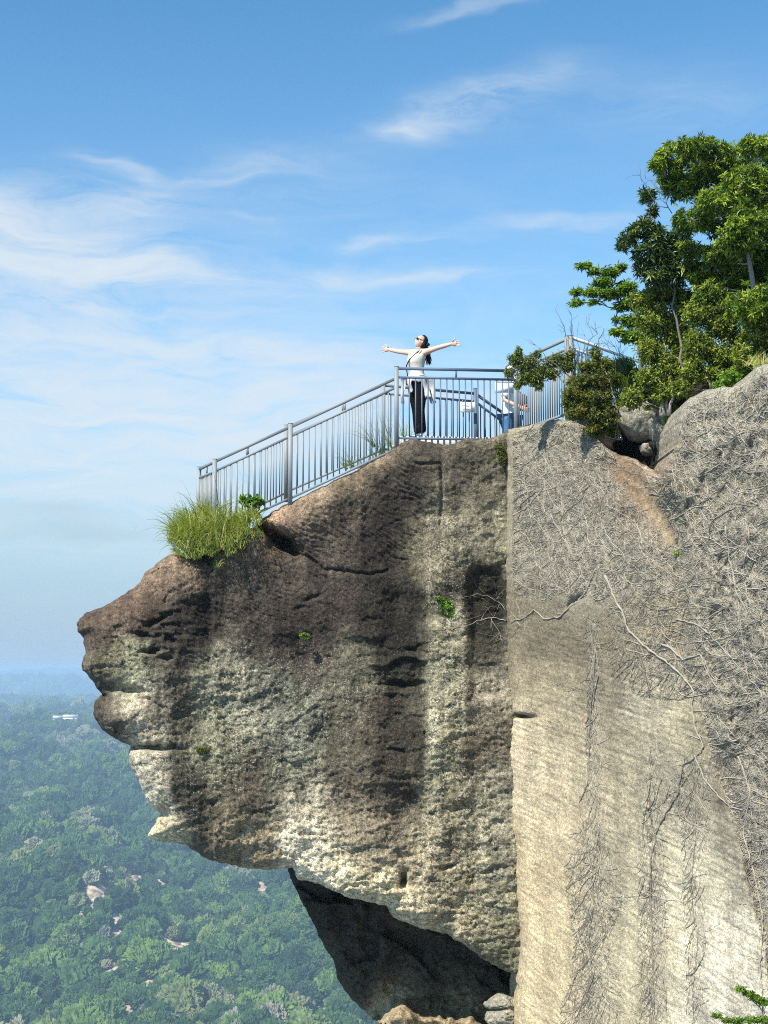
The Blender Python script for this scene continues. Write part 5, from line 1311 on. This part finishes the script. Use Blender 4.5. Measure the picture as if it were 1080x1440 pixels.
for nm, ar in (('tint', tint), ('sc', s), ('rot', RNG.uniform(0, 6.28, len(x)))):
    a = me.attributes.new(nm, 'FLOAT', 'POINT'); a.data.foreach_set('value', ar.astype(np.float32))
a = me.attributes.new('kind_i', 'INT', 'POINT'); a.data.foreach_set('value', RNG.choice(5, len(x), p=[.24, .23, .22, .21, .10]).astype(np.int32))
fo = bpy.data.objects.new('forest', me); COL.objects.link(fo)
tag(fo, 'dense green broadleaf forest covering the valley below the overhang', 'forest', None, 'stuff')
g = bpy.data.node_groups.new('scatter_crowns', 'GeometryNodeTree')
g.interface.new_socket('Geometry', in_out='INPUT', socket_type='NodeSocketGeometry'); g.interface.new_socket('Geometry', in_out='OUTPUT', socket_type='NodeSocketGeometry')
gi = g.nodes.new('NodeGroupInput'); go = g.nodes.new('NodeGroupOutput'); iop = g.nodes.new('GeometryNodeInstanceOnPoints'); ci = g.nodes.new('GeometryNodeCollectionInfo')
ci.inputs['Collection'].default_value = crowncol; ci.inputs['Separate Children'].default_value = True; ci.inputs['Reset Children'].default_value = True
def na_(nm, ty='FLOAT'):
    n = g.nodes.new('GeometryNodeInputNamedAttribute'); n.data_type = ty; n.inputs['Name'].default_value = nm
    return n.outputs[0]
cx = g.nodes.new('ShaderNodeCombineXYZ'); g.links.new(na_('rot'), cx.inputs[2])
g.links.new(gi.outputs[0], iop.inputs['Points']); g.links.new(ci.outputs[0], iop.inputs['Instance']); iop.inputs['Pick Instance'].default_value = True
g.links.new(na_('kind_i', 'INT'), iop.inputs['Instance Index']); g.links.new(cx.outputs[0], iop.inputs['Rotation']); g.links.new(na_('sc'), iop.inputs['Scale'])
g.links.new(iop.outputs[0], go.inputs[0])
mod = fo.modifiers.new('scatter', 'NODES'); mod.node_group = g

# one small pale building on the far wooded slope
hp = ray_hit(99, 1019)
t = empty('hillside_house', (hp[0], hp[1], hp[2] + 4), 'tiny white building among the trees of the far slope', 'house')
q = MB(); q.box((hp[0], hp[1], hp[2] + 9), 12, 8, 4); q.box((hp[0] - 22, hp[1], hp[2] + 8), 7, 7, 3.5); q.build('wall', M['sign'], t)
q = MB()
for (cx0, hw, z0) in ((0, 13, 13.2), (-22, 8, 11.6)):
    q.add([(hp[0] + cx0 + sx * hw, hp[1] + sy * 9, hp[2] + z0 + (0 if sy else 4)) for sx in (-1, 1) for sy in (-1, 0, 1)], [(0, 1, 4, 3), (1, 2, 5, 4), (0, 2, 1), (3, 4, 5), (0, 3, 5, 2)])
q.build('roof', M['concrete'], t)

# air
HZ = 32.0
q = MB(); q.box((0, 9000, (-520 + HZ) / 2), 19000, 15000, (HZ + 520) / 2)
m = bpy.data.materials.new('valley_haze'); m.use_nodes = True; nt = m.node_tree; nt.nodes.remove(nt.nodes['Principled BSDF'])
pv = N(nt, 'ShaderNodeVolumePrincipled', {'Color': (.57, .77, 1.0, 1), 'Density': HAZE_D, 'Anisotropy': .2})
nt.links.new(pv.outputs[0], nt.nodes['Material Output'].inputs['Volume'])
ho = q.build('haze', m); tag(ho, 'thin blue haze filling the air over the valley', 'haze', None, 'stuff')

# sky
SUNV = Vector((-.42, -.50, .76)).normalized()
el = math.asin(SUNV.z); rot = math.atan2(SUNV.x, SUNV.y)
w = bpy.data.worlds.new('World'); SC.world = w; w.use_nodes = True; nt = w.node_tree
bg = nt.nodes['Background']
sky = N(nt, 'ShaderNodeTexSky', sky_type='NISHITA', sun_disc=False, sun_elevation=el, sun_rotation=rot, altitude=300, air_density=1.0, dust_density=.6, ozone_density=2.2)
g0 = N(nt, 'ShaderNodeTexCoord').outputs['Generated']
sx = N(nt, 'ShaderNodeSeparateXYZ', {0: g0})
azn = math_(nt, 'ARCTAN2', sx.outputs[0], sx.outputs[1]); eln = math_(nt, 'ARCSINE', sx.outputs[2])
uv = N(nt, 'ShaderNodeCombineXYZ', {0: azn, 1: eln}).outputs[0]
wn = N(nt, 'ShaderNodeTexNoise', {'Vector': N(nt, 'ShaderNodeMapping', {'Vector': uv, 'Scale': (9, 24, 1)}).outputs[0], 'Scale': 1.0, 'Detail': 4.0}).outputs['Color']
wv = N(nt, 'ShaderNodeVectorMath', {0: wn, 1: (.5, .5, .5)}, operation='SUBTRACT').outputs[0]
wv = N(nt, 'ShaderNodeVectorMath', {0: wv, 1: (.10, .045, 0)}, operation='MULTIPLY').outputs[0]
uvw = N(nt, 'ShaderNodeVectorMath', {0: uv, 1: wv}, operation='ADD').outputs[0]
BL = [(180, 730, 520, 80, .34, 0), (40, 345, 130, 38, .80, .05), (190, 383, 115, 17, .85, .06), (10, 300, 60, 22, .35, 0), (150, 235, 42, 14, .42, .1), (175, 292, 45, 18, .42, 0), (670, 148, 120, 24, .52, -.22), (585, 185, 55, 13, .40, .1),
      (400, 500, 160, 15, .75, .02), (420, 505, 80, 10, .4, 0), (340, 240, 130, 22, .26, -.15), (570, 395, 120, 10, .50, .04), (440, 378, 60, 12, .36, -.1), (550, 343, 70, 9, .38, .03), (765, 318, 100, 11, .26, -.1),
      (60, 470, 210, 26, .50, 0), (100, 430, 200, 9, .45, 0), (120, 600, 480, 120, .68, 0), (50, 330, 150, 55, .35, 0), (220, 390, 160, 22, .4, .05), (380, 570, 330, 70, .45, 0), (60, 400, 280, 60, .32, 0), (640, 420, 560, 120, .10, 0), (300, 280, 400, 60, .10, -.1), (0, 540, 220, 60, .42, 0), (680, 8, 80, 8, .28, -.15), (960, 140, 170, 45, .14, 0), (600, 600, 500, 70, .22, 0), (380, 305, 40, 5, .2, 0)]
tot = None
for (a, b_, rx, ry, st, an) in BL:
    D = P(a, b_, 1.0).normalized(); a0 = math.atan2(D.x, D.y); e0 = math.asin(D.z)
    mp = N(nt, 'ShaderNodeMapping', {'Vector': uvw, 'Location': (a0, e0, 0), 'Rotation': (0, 0, -an), 'Scale': (rx / FPX, ry / FPX, 1)}, vector_type='TEXTURE').outputs[0]
    L = N(nt, 'ShaderNodeVectorMath', {0: mp, 1: mp}, operation='DOT_PRODUCT').outputs['Value']
    e_ = math_(nt, 'MULTIPLY', math_(nt, 'EXPONENT', math_(nt, 'MULTIPLY', L, -1.0)), st)
    tot = e_ if tot is None else math_(nt, 'ADD', tot, e_)
st1 = N(nt, 'ShaderNodeTexNoise', {'Vector': N(nt, 'ShaderNodeMapping', {'Vector': uvw, 'Scale': (11, 56, 1), 'Rotation': (0, 0, .08)}).outputs[0], 'Scale': 1.0, 'Detail': 10.0, 'Roughness': .68, 'Distortion': .4}).outputs['Fac']
cl = math_(nt, 'MULTIPLY', tot, maprange(nt, st1, .32, .66, .12, 1.45))
cl = math_(nt, 'SUBTRACT', 1.0, math_(nt, 'EXPONENT', math_(nt, 'MULTIPLY', cl, -1.35)))
GB = [(110, 745, 130, 17, .55), (60, 715, 90, 12, .4)]
dk = None
for (a, b_, rx, ry, st) in GB:
    D = P(a, b_, 1.0).normalized(); a0 = math.atan2(D.x, D.y); e0 = math.asin(D.z)
    mp = N(nt, 'ShaderNodeMapping', {'Vector': uvw, 'Location': (a0, e0, 0), 'Scale': (rx / FPX, ry / FPX, 1)}, vector_type='TEXTURE').outputs[0]
    L = N(nt, 'ShaderNodeVectorMath', {0: mp, 1: mp}, operation='DOT_PRODUCT').outputs['Value']
    e_ = math_(nt, 'MULTIPLY', math_(nt, 'EXPONENT', math_(nt, 'MULTIPLY', L, -1.0)), st)
    dk = e_ if dk is None else math_(nt, 'ADD', dk, e_)
skyg = N(nt, 'ShaderNodeGamma', {0: sky.outputs[0], 1: 1.3}).outputs[0]
skyc = mix(nt, 1.0, skyg, SKY_TINT, 'MULTIPLY')
hzf = N(nt, 'ShaderNodeMapRange', {0: eln, 1: .01, 2: .24, 3: .92, 4: 0.0}, interpolation_type='SMOOTHSTEP').outputs[0]
skyc = mix(nt, hzf, skyc, (1.85, 2.5, 3.2))
skyc = mix(nt, maprange(nt, eln, .22, .40, .16, 0), skyc, (2.2, 2.1, 2.9))
cloudc = mix(nt, dk, CLOUD_C, tuple(x * .55 for x in CLOUD_C))
nt.links.new(mix(nt, cl, skyc, cloudc), bg.inputs[0])
bg.inputs[1].default_value = SKY_S
sd = bpy.data.lights.new('sun', 'SUN'); sd.energy = SUN_E; sd.angle = math.radians(.53); sd.color = (1.0, .96, .90)
so = bpy.data.objects.new('sun', sd); COL.objects.link(so); so.rotation_euler = SUNV.to_track_quat('Z', 'Y').to_euler()
cd = bpy.data.cameras.new('camera'); cam = bpy.data.objects.new('camera', cd); COL.objects.link(cam)
cam.location = (0, 0, 0); cam.rotation_euler = (math.pi / 2 + PITCH, 0, 0)
cd.sensor_fit = 'VERTICAL'; cd.sensor_height = 36; cd.sensor_width = 27; cd.lens = FPX / 1440 * 36; cd.clip_start = .1; cd.clip_end = 60000
SC.camera = cam
SC.view_settings.view_transform = 'Standard'; SC.view_settings.look = 'None'; SC.view_settings.exposure = EXPO; SC.view_settings.gamma = 1
SC.cycles.max_bounces = 6; SC.cycles.diffuse_bounces = 3; SC.cycles.transparent_max_bounces = 4; SC.cycles.volume_bounces = 1
SC.cycles.use_denoising = DENOISE; SC.cycles.filter_width = 1.05
